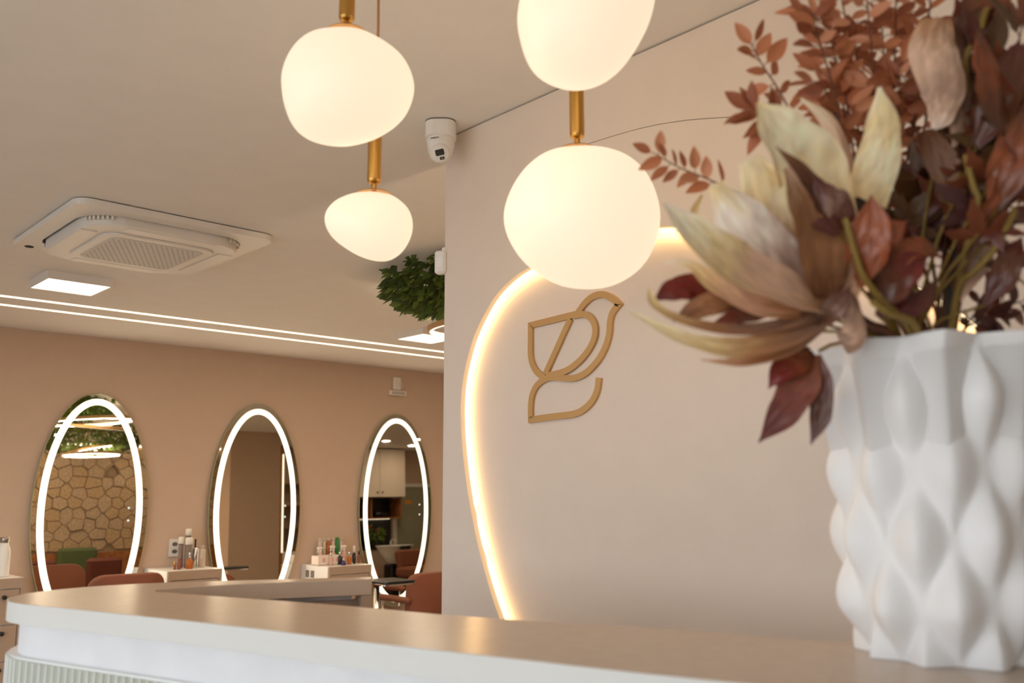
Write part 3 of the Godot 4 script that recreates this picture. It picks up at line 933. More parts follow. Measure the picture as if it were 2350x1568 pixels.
func furniture() -> void:
	chest(1.235, 1.607, 0.918, "taupe fronted drawer chest that carries the white flask", true)
	chest(2.432, 2.790, 0.900, "taupe fronted drawer chest that carries the tall grey bottles", false)
	var c2 := chest(3.598, 3.958, 0.862, "taupe fronted drawer chest with a double socket on its white side", false)
	var st: SurfaceTool
	for dz in [-0.10, -0.03]:
		obj("side_socket", boxm(Vector3(-0.182, 0.80, dz), Vector3(0.004, 0.05, 0.045), 0.001), M.grey_seam, c2)
	# bottles
	var amber := mat("amber_glass", rgb(176, 96, 24), 0.1)
	var smoke := mat("grey_bottle", rgb(120, 104, 96), 0.35)
	var white := mat("white_cap", rgb(232, 226, 216), 0.4)
	var silver := mat("silver_cap", rgb(220, 222, 224), 0.18, 1.0)
	var gold := mat("gold_cap", rgb(214, 176, 108), 0.25, 1.0)
	var blush := mat("blush_bottle", rgb(208, 166, 152), 0.3)
	var clear := mat("clear_bottle", rgb(196, 178, 162), 0.12)
	var green := mat("green_bottle", rgb(40, 128, 56), 0.2)
	var ink := mat("ink_bottle", rgb(26, 24, 32), 0.2)
	var plum := mat("plum_jar", rgb(58, 36, 92), 0.25)
	var copper := mat("copper_bottle", rgb(140, 78, 58), 0.35)
	var b1 := 0.900
	var B := [
		["spray_can", "tall grey can with white cap beside the wall socket, tallest on its chest", 428.5, -6.08, 0.020, 0.205, smoke, 0.019, 0.045, white, 0.96],
		["shampoo_bottle", "slim grey bottle with white cap in front of the wall socket", 413, -6.03, 0.017, 0.155, smoke, 0.016, 0.045, white, 0.96],
		["shampoo_bottle", "stout grey bottle with white cap behind the amber dropper bottle", 431, -6.0, 0.024, 0.150, smoke, 0.024, 0.045, white, 0.97],
		["pump_bottle", "silver bottle with black pump beside the clear bottle", 446, -6.02, 0.019, 0.128, silver, 0.006, 0.055, M.black_plastic, 0.92],
		["clear_bottle", "clear blush bottle at the end of the chest by the mirror", 462, -5.99, 0.022, 0.122, clear, 0.014, 0.02, clear, 0.9],
		["dropper_bottle", "round amber dropper bottle with bright cap among grey bottles", 434.5, -5.92, 0.023, 0.068, amber, 0.0075, 0.035, silver, 0.6],
		["nail_bottle", "tiny brown bottle with gold cap at the front of the grey bottles", 401, -5.93, 0.009, 0.03, copper, 0.006, 0.02, gold, 0.8],
		["cream_jar", "small copper bottle standing before the slim grey bottle", 411, -5.92, 0.013, 0.055, copper, 0.009, 0.012, copper, 0.8]]
	for q in B:
		bottle(q[0], q[1], q[2], b1, q[3], q[4], q[5], q[6], q[7], q[8], q[9], q[10])
	var b2 := 0.862
	var row := [732.8, 742.4, 752.0, 762.7, 781.5]
	for i in 5:
		bottle("toner_bottle", "tall clear bottle in the back row behind the pink tray", row[i], b2, -6.10, 0.0145, 0.165, amber if i == 2 else clear, 0.013, 0.02, clear, 0.93)
		if i == 2:
			get_child(get_child_count() - 1).set_meta("label", "tall amber bottle in the back row behind the pink tray")
	bottle("toner_bottle", "tall green bottle in the back row behind the pink tray", 772.3, b2, -6.10, 0.0145, 0.175, green, 0.013, 0.012, green, 0.93)
	var C := [
		["spray_bottle", "white trigger spray bottle with green neck rising from the pink tray", 735, -6.05, 0.017, 0.085, blush, 0.008, 0.02, white, 0.7, true],
		["spray_bottle", "white trigger spray bottle behind the pink dropper bottle", 764, -6.05, 0.017, 0.09, blush, 0.008, 0.02, white, 0.7, true],
		["spray_bottle", "white trigger spray bottle between the black and amber bottles", 789, -6.04, 0.017, 0.09, blush, 0.008, 0.02, white, 0.7, true],
		["spray_bottle", "slim white nozzle bottle at the mirror end of the chest", 812, -6.02, 0.014, 0.075, ink, 0.009, 0.05, white, 0.75, false],
		["dropper_bottle", "pink dropper bottle with silver collar in front of the pink tray", 759, -5.90, 0.014, 0.066, blush, 0.0085, 0.024, silver, 0.88, false],
		["dropper_bottle", "black dropper bottle with silver collar beside the plum jar", 779.5, -5.93, 0.017, 0.066, ink, 0.0085, 0.026, silver, 0.88, false],
		["dropper_bottle", "amber dropper bottle with silver collar at the mirror end of the chest", 801, -5.90, 0.017, 0.06, amber, 0.0085, 0.03, silver, 0.8, false],
		["plum_jar", "small plum coloured bottle with silver collar, lowest of the front row", 788.5, -5.86, 0.017, 0.03, plum, 0.007, 0.02, silver, 0.85, false],
		["serum_bottle", "dark slim bottle next to the amber dropper bottle", 813, -5.92, 0.011, 0.065, ink, 0.006, 0.015, ink, 0.8, false],
		["serum_bottle", "dark brown bottle standing at the very corner of the chest", 823, -5.94, 0.012, 0.062, copper, 0.007, 0.03, ink, 0.8, false]]
	for q in C:
		bottle(q[0], q[1], q[2], b2, q[3], q[4], q[5], q[6], q[7], q[8], q[9], q[10], q[11])
	var tp := on_z(741, 1300, -6.0)
	var tray := thing("pink_tray", "low white and pink tray holding spray bottles", "tray", Vector3(tp.x + 0.02, b2, tp.z + 0.02))
	var pale := mat("tray_white", rgb(232, 216, 206), 0.5)
	obj("tray_floor", boxm(Vector3(0, 0.004, 0), Vector3(0.20, 0.008, 0.10), 0.001), pale, tray)
	for s in [-1, 1]:
		obj("tray_side", boxm(Vector3(0, 0.036, s * 0.048), Vector3(0.20, 0.066, 0.004), 0.001), pale, tray)
		obj("tray_end", boxm(Vector3(s * 0.098, 0.036, 0), Vector3(0.004, 0.066, 0.092), 0.001), pale, tray)
	for x in [-0.055, 0.01, 0.06]:
		obj("printed_flower", boxm(Vector3(x, 0.04, 0.0508), Vector3(0.026, 0.030, 0.001)), blush, tray)
	var fp := on_z(4, 1320, -5.95)
	var fl := thing("white_flask", "white steel flask with bare metal lid on the chest", "flask", Vector3(fp.x, 0.919, fp.z))
	obj("body", lathem([Vector2(0, 0), Vector2(0.033, 0), Vector2(0.036, 0.006), Vector2(0.036, 0.13), Vector2(0.034, 0.15), Vector2(0.024, 0.178), Vector2(0.022, 0.19), Vector2(0, 0.19)], Transform3D.IDENTITY, 28), M.white_lacquer, fl)
	obj("lid", lathem([Vector2(0, 0.19), Vector2(0.024, 0.19), Vector2(0.024, 0.218), Vector2(0.022, 0.221), Vector2(0, 0.221)], Transform3D.IDENTITY, 24), M.steel, fl)
	salon_chair("salon_chair", "rust upholstered salon chair with its back to the room, beside the white flask chest", Vector3(2.055, 0, -5.62), 0.935, 0.0, 0.415)
	salon_chair("salon_chair", "rust upholstered salon chair with padded arms beside the trolley", Vector3(4.385, 0, -5.72), 0.80, 0.0, 0.50)
	salon_chair("salon_chair", "rust upholstered salon chair between the two chests that hold bottles", Vector3(3.17, 0, -5.62), 0.80, 0.0, 0.42)
	# trolley
	var t := thing("salon_trolley", "black tray trolley on a chrome post next to the salon chair", "trolley", Vector3(3.555, 0, -5.0))
	obj("tray", prismm(round_rect(0.25, 0.26, 0.03), Transform3D(Basis(Vector3(1, 0, 0), Vector3(0, 0, -1), Vector3(0, 1, 0)), Vector3(0, 0.815, 0)), 0.016, 0.003), M.black_plastic, t)
	st = ST(false)
	var rr := []
	for p in round_rect(0.246, 0.256, 0.03):
		rr.append(p)
	ribbon(st, rr, 0.006, Transform3D(Basis(Vector3(1, 0, 0), Vector3(0, 0, -1), Vector3(0, 1, 0)), Vector3(0, 0.805, 0)), 0.009, true)
	obj("chrome_rim", st, M.chrome, t)
	obj("post", tubem([Vector3(-0.095, 0.04, 0), Vector3(-0.095, 0.806, 0)], [0.018], 16), M.chrome, t)
	obj("lower_tray", prismm(round_rect(0.25, 0.26, 0.03), Transform3D(Basis(Vector3(1, 0, 0), Vector3(0, 0, -1), Vector3(0, 1, 0)), Vector3(0, 0.25, 0)), 0.02, 0.003), M.black_plastic, t)
	obj("foot", prismm(round_rect(0.34, 0.28, 0.05), Transform3D(Basis(Vector3(1, 0, 0), Vector3(0, 0, -1), Vector3(0, 1, 0)), Vector3(0, 0.0, 0)), 0.04, 0.006), M.chrome, t)

func salon_chair(called: String, label: String, p: Vector3, top: float, turn: float, w: float) -> void:
	var c := thing(called, label, "chair", p, "rust salon chairs", turn)
	var seat := top - 0.36
	obj("seat", prismm(round_rect(w, 0.44, 0.07), Transform3D(Basis(Vector3(1, 0, 0), Vector3(0, 0, -1), Vector3(0, 1, 0)), Vector3(0, seat - 0.10, 0)), 0.11, 0.025), M.rust_fabric, c)
	var rows := []
	# upholstered back: a gently curved pad
	var st := ST()
	var nx := 14
	var outline := round_rect(w, 0.42, 0.075, 5)
	for layer in [[-0.045, 0.86], [-0.038, 0.95], [-0.022, 1.0], [0.022, 1.0], [0.038, 0.95], [0.045, 0.86]]:
		var row := PackedVector3Array()
		for q in outline:
			var x: float = q.x * (1.0 - (1.0 - layer[1]) * 0.25)
			var y: float = q.y * (1.0 - (1.0 - layer[1]) * 0.25)
			row.append(Vector3(x, top - 0.21 + y, 0.19 + layer[0] - 0.10 * pow(x / w * 1.6, 2.0) + (y + 0.2) * 0.08))
		rows.append(row)
	sheet(st, rows, true)
	for e in [0, 5]:
		var row: PackedVector3Array = rows[e]
		var mid := Vector3.ZERO
		for q in row:
			mid += q / row.size()
		for i in row.size():
			var k := (i + 1) % row.size()
			if e == 0:
				tri(st, mid, row[k], row[i])
			else:
				tri(st, mid, row[i], row[k])
	obj("backrest", st, M.rust_fabric, c)
	for s in [-1, 1]:
		obj("arm", boxm(Vector3(s * (w / 2 + 0.022), top - 0.19, 0.0), Vector3(0.05, 0.045, 0.40), 0.016), M.rust_fabric, c)
		obj("arm_bracket", tubem([Vector3(s * (w / 2 + 0.022), top - 0.21, -0.15), Vector3(s * (w / 2 + 0.022), seat - 0.06, -0.12), Vector3(s * (w / 2 - 0.02), seat - 0.09, -0.1)], [0.010], 8), M.chrome, c)
	obj("column", tubem([Vector3(0, 0.03, 0), Vector3(0, seat - 0.09, 0)], [0.032], 16), M.chrome, c)
	obj("foot", lathem([Vector2(0, 0), Vector2(0.24, 0.0), Vector2(0.24, 0.012), Vector2(0.06, 0.04), Vector2(0, 0.045)], Transform3D.IDENTITY, 32), M.chrome, c)

func socket_plate(p: Vector3, label: String) -> void:
	var s := thing("wall_socket", label, "socket", p, "wall sockets")
	obj("plate", prismm(round_rect(0.076, 0.118, 0.008), Transform3D(Basis.IDENTITY, Vector3.ZERO), 0.008, 0.002), M.white_plastic, s)
	for y in [0.024, -0.024]:
		obj("outlet", prismm(ellipse(0.019, 0.014, 20), Transform3D(Basis.IDENTITY, Vector3(0, y, 0.008)), 0.0012), M.grey_seam, s)
		var st := ST(false)
		for x in [-0.008, 0.0, 0.008]:
			cbox(st, Vector3(x, y, 0.0096), Vector3(0.004, 0.004, 0.001))
		obj("outlet_holes", st, M.black_plastic, s)

# ---------------------------------------------------------------- security devices and wall boxes
func security() -> void:
	socket_plate(on_z(400, 1257.5, BACK_Z), "white double wall socket next to the grey bottles")
	socket_plate(on_z(747, 1256, BACK_Z), "white wall socket half hidden by the row of clear bottles")
	var p := on_z(909, 881, BACK_Z)
	var a := thing("alarm_box", "white wall box with a looped cable above the mirror near the reception wall", "alarm box", p)
	obj("plate", boxm(Vector3(0, 0, 0.012), Vector3(0.075, 0.105, 0.024), 0.005), M.white_plastic, a)
	var loop := []
	for k in 15:
		var t := -0.6 + k * 0.30
		loop.append(Vector3(0.026 + 0.022 * cos(t), -0.018 + 0.028 * sin(t), 0.028))
	obj("cable_loop", tubem(loop, [0.003], 6), M.white_plastic, a)
	var q := on_z(910, 903, BACK_Z)
	var e := thing("vent_strip", "small white slotted box below the alarm box", "alarm box", q)
	obj("case", boxm(Vector3(0, 0, 0.014), Vector3(0.165, 0.042, 0.028), 0.004), M.white_plastic, e)
	for i in 12:
		obj("slot", boxm(Vector3(-0.06 + i * 0.011, 0.0, 0.0285), Vector3(0.004, 0.026, 0.001)), M.grey_seam, e)
	# dome camera at the corner of the reception wall
	var c := Vector3(1.487, CEIL, -1.886)
	var cam := thing("security_camera", "white turret security camera on the ceiling at the corner of the reception wall", "camera", c)
	var oct := PackedVector2Array()
	var dn := Basis(Vector3(1, 0, 0), Vector3(0, 0, 1), Vector3(0, -1, 0))
	obj("gasket", prismm(round_rect(0.083, 0.083, 0.030, 8), Transform3D(dn * Basis(Vector3.BACK, 0.75), Vector3.ZERO), 0.003), M.grey_seam, cam)
	obj("mount", prismm(round_rect(0.084, 0.084, 0.030, 8), Transform3D(dn * Basis(Vector3.BACK, 0.75), Vector3(0, -0.002, 0)), 0.046, 0.003), M.white_plastic, cam)
	var look := (EYE + Vector3(-0.25, -0.35, 0.1) - (c + Vector3(0, -0.08, 0))).normalized()
	var body := stand(c + Vector3(0, -0.046, 0), Vector3(look.x * 0.18, -1, look.z * 0.18))
	obj("turret", lathem([Vector2(0.0385, 0.0), Vector2(0.0385, 0.006), Vector2(0.0375, 0.02), Vector2(0.034, 0.04), Vector2(0.028, 0.056), Vector2(0.018, 0.066), Vector2(0.0, 0.070)], Transform3D(body.basis, body.origin - c), 36), M.white_plastic, cam)
	var eye := Vector3(0, -0.084, 0) + look * 0.025
	var es := stand(eye, look)
	var ball := obj("eyeball", lathem([Vector2(0.0265, -0.012), Vector2(0.027, 0.0), Vector2(0.0262, 0.008), Vector2(0.0235, 0.0125), Vector2(0.022, 0.0135), Vector2(0.0, 0.0135)], es, 36), M.white_plastic, cam)
	var zf := look
	var xf := rt - zf * rt.dot(zf)
	xf = xf.normalized()
	var fb := Basis(xf, zf.cross(xf), zf) * Basis(Vector3.BACK, 0.22)
	obj("lens_window", prismm(round_rect(0.024, 0.0165, 0.003), Transform3D(fb, eye + look * 0.0132 + fb.y * 0.003), 0.0014), M.black_plastic, ball)
	obj("infrared_window", prismm(round_rect(0.0125, 0.0075, 0.001), Transform3D(fb, eye + look * 0.0132 - fb.y * 0.0135 + fb.x * 0.003), 0.0014), M.black_plastic, ball)
	obj("infrared_led", lathem([Vector2(0.0022, 0), Vector2(0.0015, 0.0008), Vector2(0, 0.0012)], stand(eye + look * 0.0147 - fb.y * 0.0135 + fb.x * 0.003, look), 10), M.steel, ball)
	var tm := TextMesh.new()
	tm.text = "intelbras"
	var f := SystemFont.new()
	f.font_names = PackedStringArray(["Droid Sans"])
	f.font_weight = 700
	tm.font = f
	tm.font_size = 16
	tm.pixel_size = 0.00036
	tm.depth = 0.0006
	var bdir := Vector3(look.x, 0.0, look.z).normalized()
	var bx := bdir.cross(Vector3.UP) * -1.0
	bx = Vector3.UP.cross(bdir).normalized()
	var up2 := (Vector3.UP * 0.97 + bdir * 0.12).normalized()
	var spot := Vector3(0, -0.058, 0) + (bdir * 0.0418).rotated(Vector3.UP, -0.35)
	var bd := bdir.rotated(Vector3.UP, -0.35)
	var bxx := Vector3.UP.cross(bd).normalized()
	inst("lettering", tm, M.black_plastic, Transform3D(Basis(bxx, bd.cross(bxx), bd), spot + bd * 0.0012), cam)
	# motion sensor at the wall edge
	var s := Vector3(WALL_X - 0.004, 2.033, -1.972)
	var pir := thing("motion_sensor", "small white motion sensor on the edge of the reception wall below the security camera", "sensor", s)
	var sb := Basis(Vector3.UP, deg_to_rad(-62))
	obj("bracket", boxm(Vector3(0.008, 0.036, 0.003), Vector3(0.014, 0.018, 0.014), 0.003, sb), M.white_plastic, pir)
	obj("case", prismm(round_rect(0.034, 0.066, 0.008), Transform3D(sb, sb * Vector3(0, 0, -0.014)), 0.028, 0.005), M.white_plastic, pir)
	obj("lens", prismm(round_rect(0.020, 0.030, 0.005), Transform3D(sb, sb * Vector3(0, -0.002, 0.0135)), 0.002, 0.0006), M.white_lacquer, pir)

# ---------------------------------------------------------------- vase and dried flowers
func vase_mesh(h: float) -> SurfaceTool:
	var st := ST()
	var rows := []
	var n := 216
	var m := 110
	var lobes := 9.0
	var radius := [0.084, 0.0985, 0.1020, 0.1010, 0.1015, 0.1040, 0.107, 0.1150]
	for i in m + 1:
		var v := float(i) / m
		var row := PackedVector3Array()
		for k in n:
			var a := -TAU * k / n
			var ky := TAU * (v - 0.79) * 2.45 + PI + 0.20 * sin(2.0 * a + 1.0)
			var ph := lobes * a + 1.52 + 0.22 * sin(ky * 0.5 + 3.0 * a) * (1.0 - v)
			var crest := 1.0 - absf(wrapf(ph, -PI, PI)) * 2.0 / PI    # sharp folds, -1..1
			var sharp := maxf(smoothstep(0.78, 1.0, v), 0.7 * (1.0 - smoothstep(0.0, 0.2, v)))
			var c := (lerpf(cos(ph), crest, 0.25 + 0.75 * sharp) + cos(ky)) * 0.5
			var pillow := sqrt(c * c + 0.05 * (1.0 - 0.8 * sharp))           # upright lens-shaped lobes, soft hollows between
			var q := v * (radius.size() - 1)
			var qi := clampi(int(q), 0, radius.size() - 2)
			var rad := lerpf(radius[qi], radius[qi + 1], q - qi)
			var r := rad + (pillow - 0.5) * lerpf(0.0225, 0.034, smoothstep(0.70, 1.0, v))
			row.append(Vector3(r * cos(a), v * h, r * sin(a)))
		rows.append(row)
	# inner wall and floor
	for i in [0, 1]:
		var v: float = [1.0, 0.10][i]
		var row := PackedVector3Array()
		for k in n:
			var q: Vector3 = rows[m if i == 0 else 12][k]
			var f := 0.965 if i == 0 else 0.80
			row.append(Vector3(q.x * f, v * h - (0.0005 if i == 0 else 0.0), q.z * f))
		rows.append(row)
	var foot: PackedVector3Array = rows[0]
	sheet(st, rows, true)
	st.set_smooth_group(-1)
	for k in n:
		tri(st, Vector3.ZERO, foot[k], foot[(k + 1) % n])
	return st

func petal(called: String, parent: Node3D, raw: Array, widths: Array, face: Vector3, cup: float, cols: Array, roll := 0.0, ruffle := 0.0, material := "petal", sd := 1) -> MeshInstance3D:
	# raw: [x, y, depth] from the foot of the petal to its tip; widths in the same measure, foot to tip
	var pts := []
	for q in raw:
		pts.append(at(q[0], q[1], q[2]))
	var line := spline(pts, 6)
	var n := line.size()
	var g := FastNoiseLite.new()
	g.seed = sd
	g.frequency = 1.0
	var rows := []
	var tint := []
	var half := 6
	for i in n:
		var t := float(i) / (n - 1)
		var d: Vector3 = (line[mini(i + 1, n - 1)] - line[maxi(i - 1, 0)]).normalized()
		var depth: float = (line[i] - EYE).dot(fw)
		var w := along(widths, t) * 0.5 * depth / FOCAL
		var nn := (face - d * face.dot(d)).normalized()
		var s := d.cross(nn).normalized()
		if roll != 0.0:
			nn = nn.rotated(d, roll * t)
			s = s.rotated(d, roll * t)
		var row := PackedVector3Array()
		var trow := []
		for k in range(-half, half + 1):
			var u := float(k) / half
			var off := cup * w * u * u + ruffle * w * g.get_noise_2d(t * 4.0 + 3.0, u * 1.4 + sd) * 1.5
			row.append(line[i] + s * (u * w) + nn * off)
			var mix: float = clampf(t + 0.16 * g.get_noise_2d(t * 5.0, u * 2.0 + 9.0) + 0.10 * g.get_noise_2d(t * 2.0, u * 14.0), 0, 1) * (cols.size() - 1)
			var ci := mini(int(mix), cols.size() - 2)
			var c: Color = cols[ci].lerp(cols[ci + 1], mix - ci)
			var vein := 1.0 + 0.10 * g.get_noise_2d(t * 3.0, u * 30.0) + 0.14 * g.get_noise_2d(t * 9.0 + 40.0, u * 5.0)
			trow.append(Color(c.r * vein, c.g * vein, c.b * vein).srgb_to_linear())
		rows.append(row)
		tint.append(trow)
	var st := ST()
	for i in n - 1:
		for k in 2 * half:
			for q in [[i, k], [i + 1, k + 1], [i, k + 1], [i, k], [i + 1, k], [i + 1, k + 1]]:
				st.set_color(tint[q[0]][q[1]])
				st.add_vertex(rows[q[0]][q[1]] - parent.position)
	return obj(called, st, M[material], parent)

func leaf_mesh(width: float, bend: float, fold: float, serr := 0.0) -> ArrayMesh:
	var st := ST()
	var rows := []
	for i in 9:
		var t := i / 8.0
		var w := width * 0.5 * pow(sin(PI * pow(t, 0.8)), 0.85) + (0.012 if t < 0.1 else 0.0)
		if serr > 0.0 and i % 2 == 1:
			w *= 1.0 + serr
		var row := PackedVector3Array()
		for k in [-2, -1, 0, 1, 2]:
			var u: float = k / 2.0
			row.append(Vector3(u * w, t, fold * absf(u) * w - bend * t * t))
		rows.append(row)
	sheet(st, rows)
	st.generate_normals()
	return st.commit()

func palmate_mesh(sd: int) -> ArrayMesh:
	# five pointed lobes round the foot of the blade
	var g := RandomNumberGenerator.new()
	g.seed = sd
	var st := ST()
	var rim := PackedVector2Array()
	var angs := [-118.0, -58.0, 0.0, 58.0, 118.0]
	var lens := [0.5, 0.82, 1.0, 0.82, 0.5]
	for i in 5:
		var a := deg_to_rad(90 - angs[i])
		var L: float = lens[i] * g.randf_range(0.92, 1.06)
		var d := Vector2(cos(a), sin(a))
		var s := Vector2(-d.y, d.x)
		if i > 0:
			var am := deg_to_rad(90 - (angs[i] + angs[i - 1]) / 2)
			rim.append(Vector2(cos(am), sin(am)) * 0.30)
		rim.append(d * L * 0.42 + s * 0.15)
		rim.append(d * L * 0.60 + s * 0.16)
		rim.append(d * L * 0.72 + s * 0.09)
		rim.append(d * L)
		rim.append(d * L * 0.72 - s * 0.09)
		rim.append(d * L * 0.60 - s * 0.16)
		rim.append(d * L * 0.42 - s * 0.15)
	rim.append(Vector2(0, -0.05))
	var n := rim.size()
	var rows := []
	for f in [0.02, 0.35, 0.7, 1.0]:
		var row := PackedVector3Array()
		for k in n:
			var p: Vector2 = rim[k] * f
			row.append(Vector3(p.x, p.y, -0.16 * p.length_squared() + 0.05 * sin(p.x * 9.0) * f))
		rows.append(row)
	sheet(st, rows, true)
	st.generate_normals()
	return st.commit()

func branch(called: String, label: String, category: String, group: String, raw: Array, leaves: int, size: float, shapes: Array, mats: Array, stem: String, r0: float, from: float, sd: int, droop := 0.0, spread := 1.0, twigs := 0.0) -> void:
	var pts := []
	for q in raw:
		pts.append(at(q[0], q[1], q[2]))
	var line := spline(pts, 5)
	var b := thing(called, label, category, pts[0], group)
	var loc := []
	for p in line:
		loc.append(p - pts[0])
	var radii := []
	for i in line.size():
		radii.append(lerpf(r0, r0 * 0.35, float(i) / (line.size() - 1)))
	obj("stem", tubem(loc, radii, 7), M[stem], b)
	var g := RandomNumberGenerator.new()
	g.seed = sd
	var n := line.size()
	for i in leaves:
		var t := lerpf(from, 1.0, (i + 0.5) / leaves)
		var f := t * (n - 1)
		var k := mini(int(f), n - 2)
		var p: Vector3 = loc[k].lerp(loc[k + 1], f - k)
		var d: Vector3 = (loc[k + 1] - loc[k]).normalized()
		var side := d.cross(-fw).normalized() * (1.0 if i % 2 else -1.0)
		var out := (d * g.randf_range(0.25, 0.9) + side * g.randf_range(0.5, 1.1) * spread - fw * g.randf_range(-0.7, 0.7) + Vector3.DOWN * droop * g.randf_range(0.5, 1.2)).normalized()
		if i == leaves - 1:
			out = (d + side * 0.15).normalized()
		if twigs > 0.0 and i % 3 != 0:
			var e := p + out * twigs * g.randf_range(0.3, 1.0)
			obj("twig", tubem([p, (p + e) * 0.5 + d * twigs * 0.1, e], [r0 * 0.3], 5), M[stem], b)
			p = e
		var nn := (-fw + Vector3(g.randf_range(-1, 1), g.randf_range(-0.6, 1.0), g.randf_range(-1, 1)) * 0.75)
		nn = (nn - out * nn.dot(out)).normalized()
		var s := size * g.randf_range(0.7, 1.25)
		inst("leaf", shapes[g.randi() % shapes.size()], M[mats[g.randi() % mats.size()]], Transform3D(Basis(out.cross(nn), out, nn).scaled(Vector3.ONE) * Basis.from_scale(Vector3.ONE * s), p), b)

func vase_and_flowers() -> void:
	var base := Vector3(1.010, TOP_Y + 0.0005, -0.418)
	var v := thing("vase", "white matt vase with folded diamond relief on the counter", "vase", base)
	obj("body", vase_mesh(0.322), M.vase, v)
	var out := -fw
	var cream := rgb(253, 236, 198)
	var ivory := rgb(246, 228, 210)
	var straw := rgb(240, 212, 154)
	var blush := rgb(230, 190, 160)
	var mauve := rgb(150, 116, 98)
	var tan := rgb(176, 124, 84)
	var brown := rgb(122, 76, 48)
	# ---- the large pale flower that leans out over the rim
	var head := at(1905, 712, 0.91)
	var f := thing("dried_magnolia", "large cream and brown dried magnolia bloom leaning out over the vase rim", "flower", head)
	petal("petal", f, [[1900, 706, 0.90], [1800, 668, 0.87], [1690, 618, 0.85], [1600, 545, 0.845], [1519, 462, 0.85]], [62, 120, 140, 92, 6], (out + upv * 0.7).normalized(), 0.30, [tan, blush, blush, straw, cream, ivory], 0.0, 0.10, "petal", 2)
	petal("petal", f, [[1860, 712, 0.905], [1740, 700, 0.88], [1640, 650, 0.868], [1580, 607, 0.866], [1524, 604, 0.87]], [50, 60, 50, 22, 4], (out + upv * 0.3).normalized(), 0.25, [tan, blush, straw, ivory], 0.0, 0.1, "petal", 3)
	petal("petal", f, [[1890, 700, 0.915], [1800, 610, 0.90], [1710, 520, 0.89], [1640, 424, 0.90]], [60, 126, 128, 34], (out + rt * -0.3).normalized(), -0.25, [brown, mauve, ivory, ivory, straw], 0.0, 0.08, "petal", 4)
	petal("petal", f, [[1800, 600, 0.95], [1640, 540, 0.945], [1592, 500, 0.94], [1612, 446, 0.94]], [50, 40, 24, 6], out, 0.2, [mauve, straw, straw], 0.4, 0.0, "petal", 14)
	petal("petal", f, [[1893, 690, 0.92], [1835, 575, 0.91], [1775, 470, 0.905], [1718, 366, 0.915]], [60, 124, 140, 52], (out - rt * 0.2).normalized(), -0.22, [brown, mauve, tan, cream, straw, cream], 0.0, 0.08, "petal", 5)
	petal("petal", f, [[1898, 690, 0.905], [1880, 580, 0.89], [1850, 470, 0.885], [1806, 385, 0.89]], [70, 128, 110, 22], (out + rt * 0.35).normalized(), 0.20, [brown, tan, tan, blush], 0.0, 0.06, "petal", 6)
	petal("petal", f, [[1905, 690, 0.93], [1900, 520, 0.925], [1850, 390, 0.92], [1790, 300, 0.915], [1738, 236, 0.92]], [70, 130, 176, 118, 12], (out + upv * 0.2).normalized(), 0.28, [brown, tan, straw, cream, cream, straw], 0.0, 0.12, "petal", 7)
	petal("petal", f, [[1925, 640, 0.96], [1950, 500, 0.97], [1944, 400, 0.975], [1905, 285, 0.98], [1838, 226, 0.985]], [40, 46, 42, 34, 6], (out - rt * 0.4).normalized(), -0.5, [brown, mauve, blush, cream], 0.0, 0.0, "petal", 8)
	petal("petal", f, [[1935, 650, 0.94], [1985, 460, 0.935], [2012, 370, 0.93], [2024, 285, 0.93], [2018, 200, 0.935]], [50, 96, 100, 76, 10], (out - rt * 0.5).normalized(), -0.35, [tan, straw, cream, straw, cream], 0.0, 0.0, "petal", 9)
	petal("petal", f, [[1900, 716, 0.90], [1800, 752, 0.885], [1680, 764, 0.875], [1570, 742, 0.87], [1505, 706, 0.87], [1489, 660, 0.875]], [44, 52, 54, 44, 30, 4], (out * 0.6 + upv).normalized(), 0.35, [brown, mauve, tan, straw, straw], 0.0, 0.0, "petal", 10)
	petal("petal", f, [[1895, 730, 0.895], [1800, 778, 0.875], [1690, 802, 0.86], [1570, 778, 0.855], [1440, 712, 0.86]], [44, 54, 56, 34, 6], (out + upv * 0.5).normalized(), 0.3, [mauve, tan, straw, cream], 0.0, 0.0, "petal", 11)
	petal("petal", f, [[1880, 745, 0.89], [1810, 800, 0.88], [1710, 832, 0.875], [1608, 826, 0.88]], [40, 40, 26, 4], (out + upv * 0.8).normalized(), 0.2, [mauve, tan, blush], 0.0, 0.0, "petal", 12)
	petal("petal", f, [[1905, 720, 0.90], [1950, 660, 0.885], [1962, 570, 0.88], [1955, 510, 0.885]], [40, 54, 44, 8], (out + rt * 0.5).normalized(), 0.4, [tan, blush, ivory], 0.0, 0.0, "petal", 13)
	petal("petal", f, [[1930, 790, 0.90], [1965, 770, 0.89], [1955, 700, 0.885], [1940, 640, 0.89]], [60, 64, 50, 14], (out + rt * 0.2).normalized(), -0.3, [mauve, blush, mauve, brown], 0.0, 0.1, "petal", 15)
	var cone := ST()
	lathe(cone, [Vector2(0.002, -0.03), Vector2(0.022, -0.02), Vector2(0.03, 0.0), Vector2(0.026, 0.03), Vector2(0.012, 0.05), Vector2(0.0, 0.056)], Transform3D(stand(Vector3.ZERO, upv - rt * 0.4).basis, at(2000, 560, 0.95) - head), 20)
	obj("seed_cone", cone, M.seed_dark, f)
	var sp := spline([at(1915, 700, 0.915), at(1990, 745, 0.93), at(2060, 800, 0.945), at(2120, 1100, 0.955)], 5)
	var sl := []
	for p in sp:
		sl.append(p - head)
	obj("stem", tubem(sl, [0.006], 8), M.twig_brown, f)
	# ---- second bloom, hanging head down at the upper right
	var h2 := at(2190, 40, 0.97)
	var f2 := thing("dried_magnolia", "drooping beige dried magnolia bloom among the copper leaves", "flower", h2)
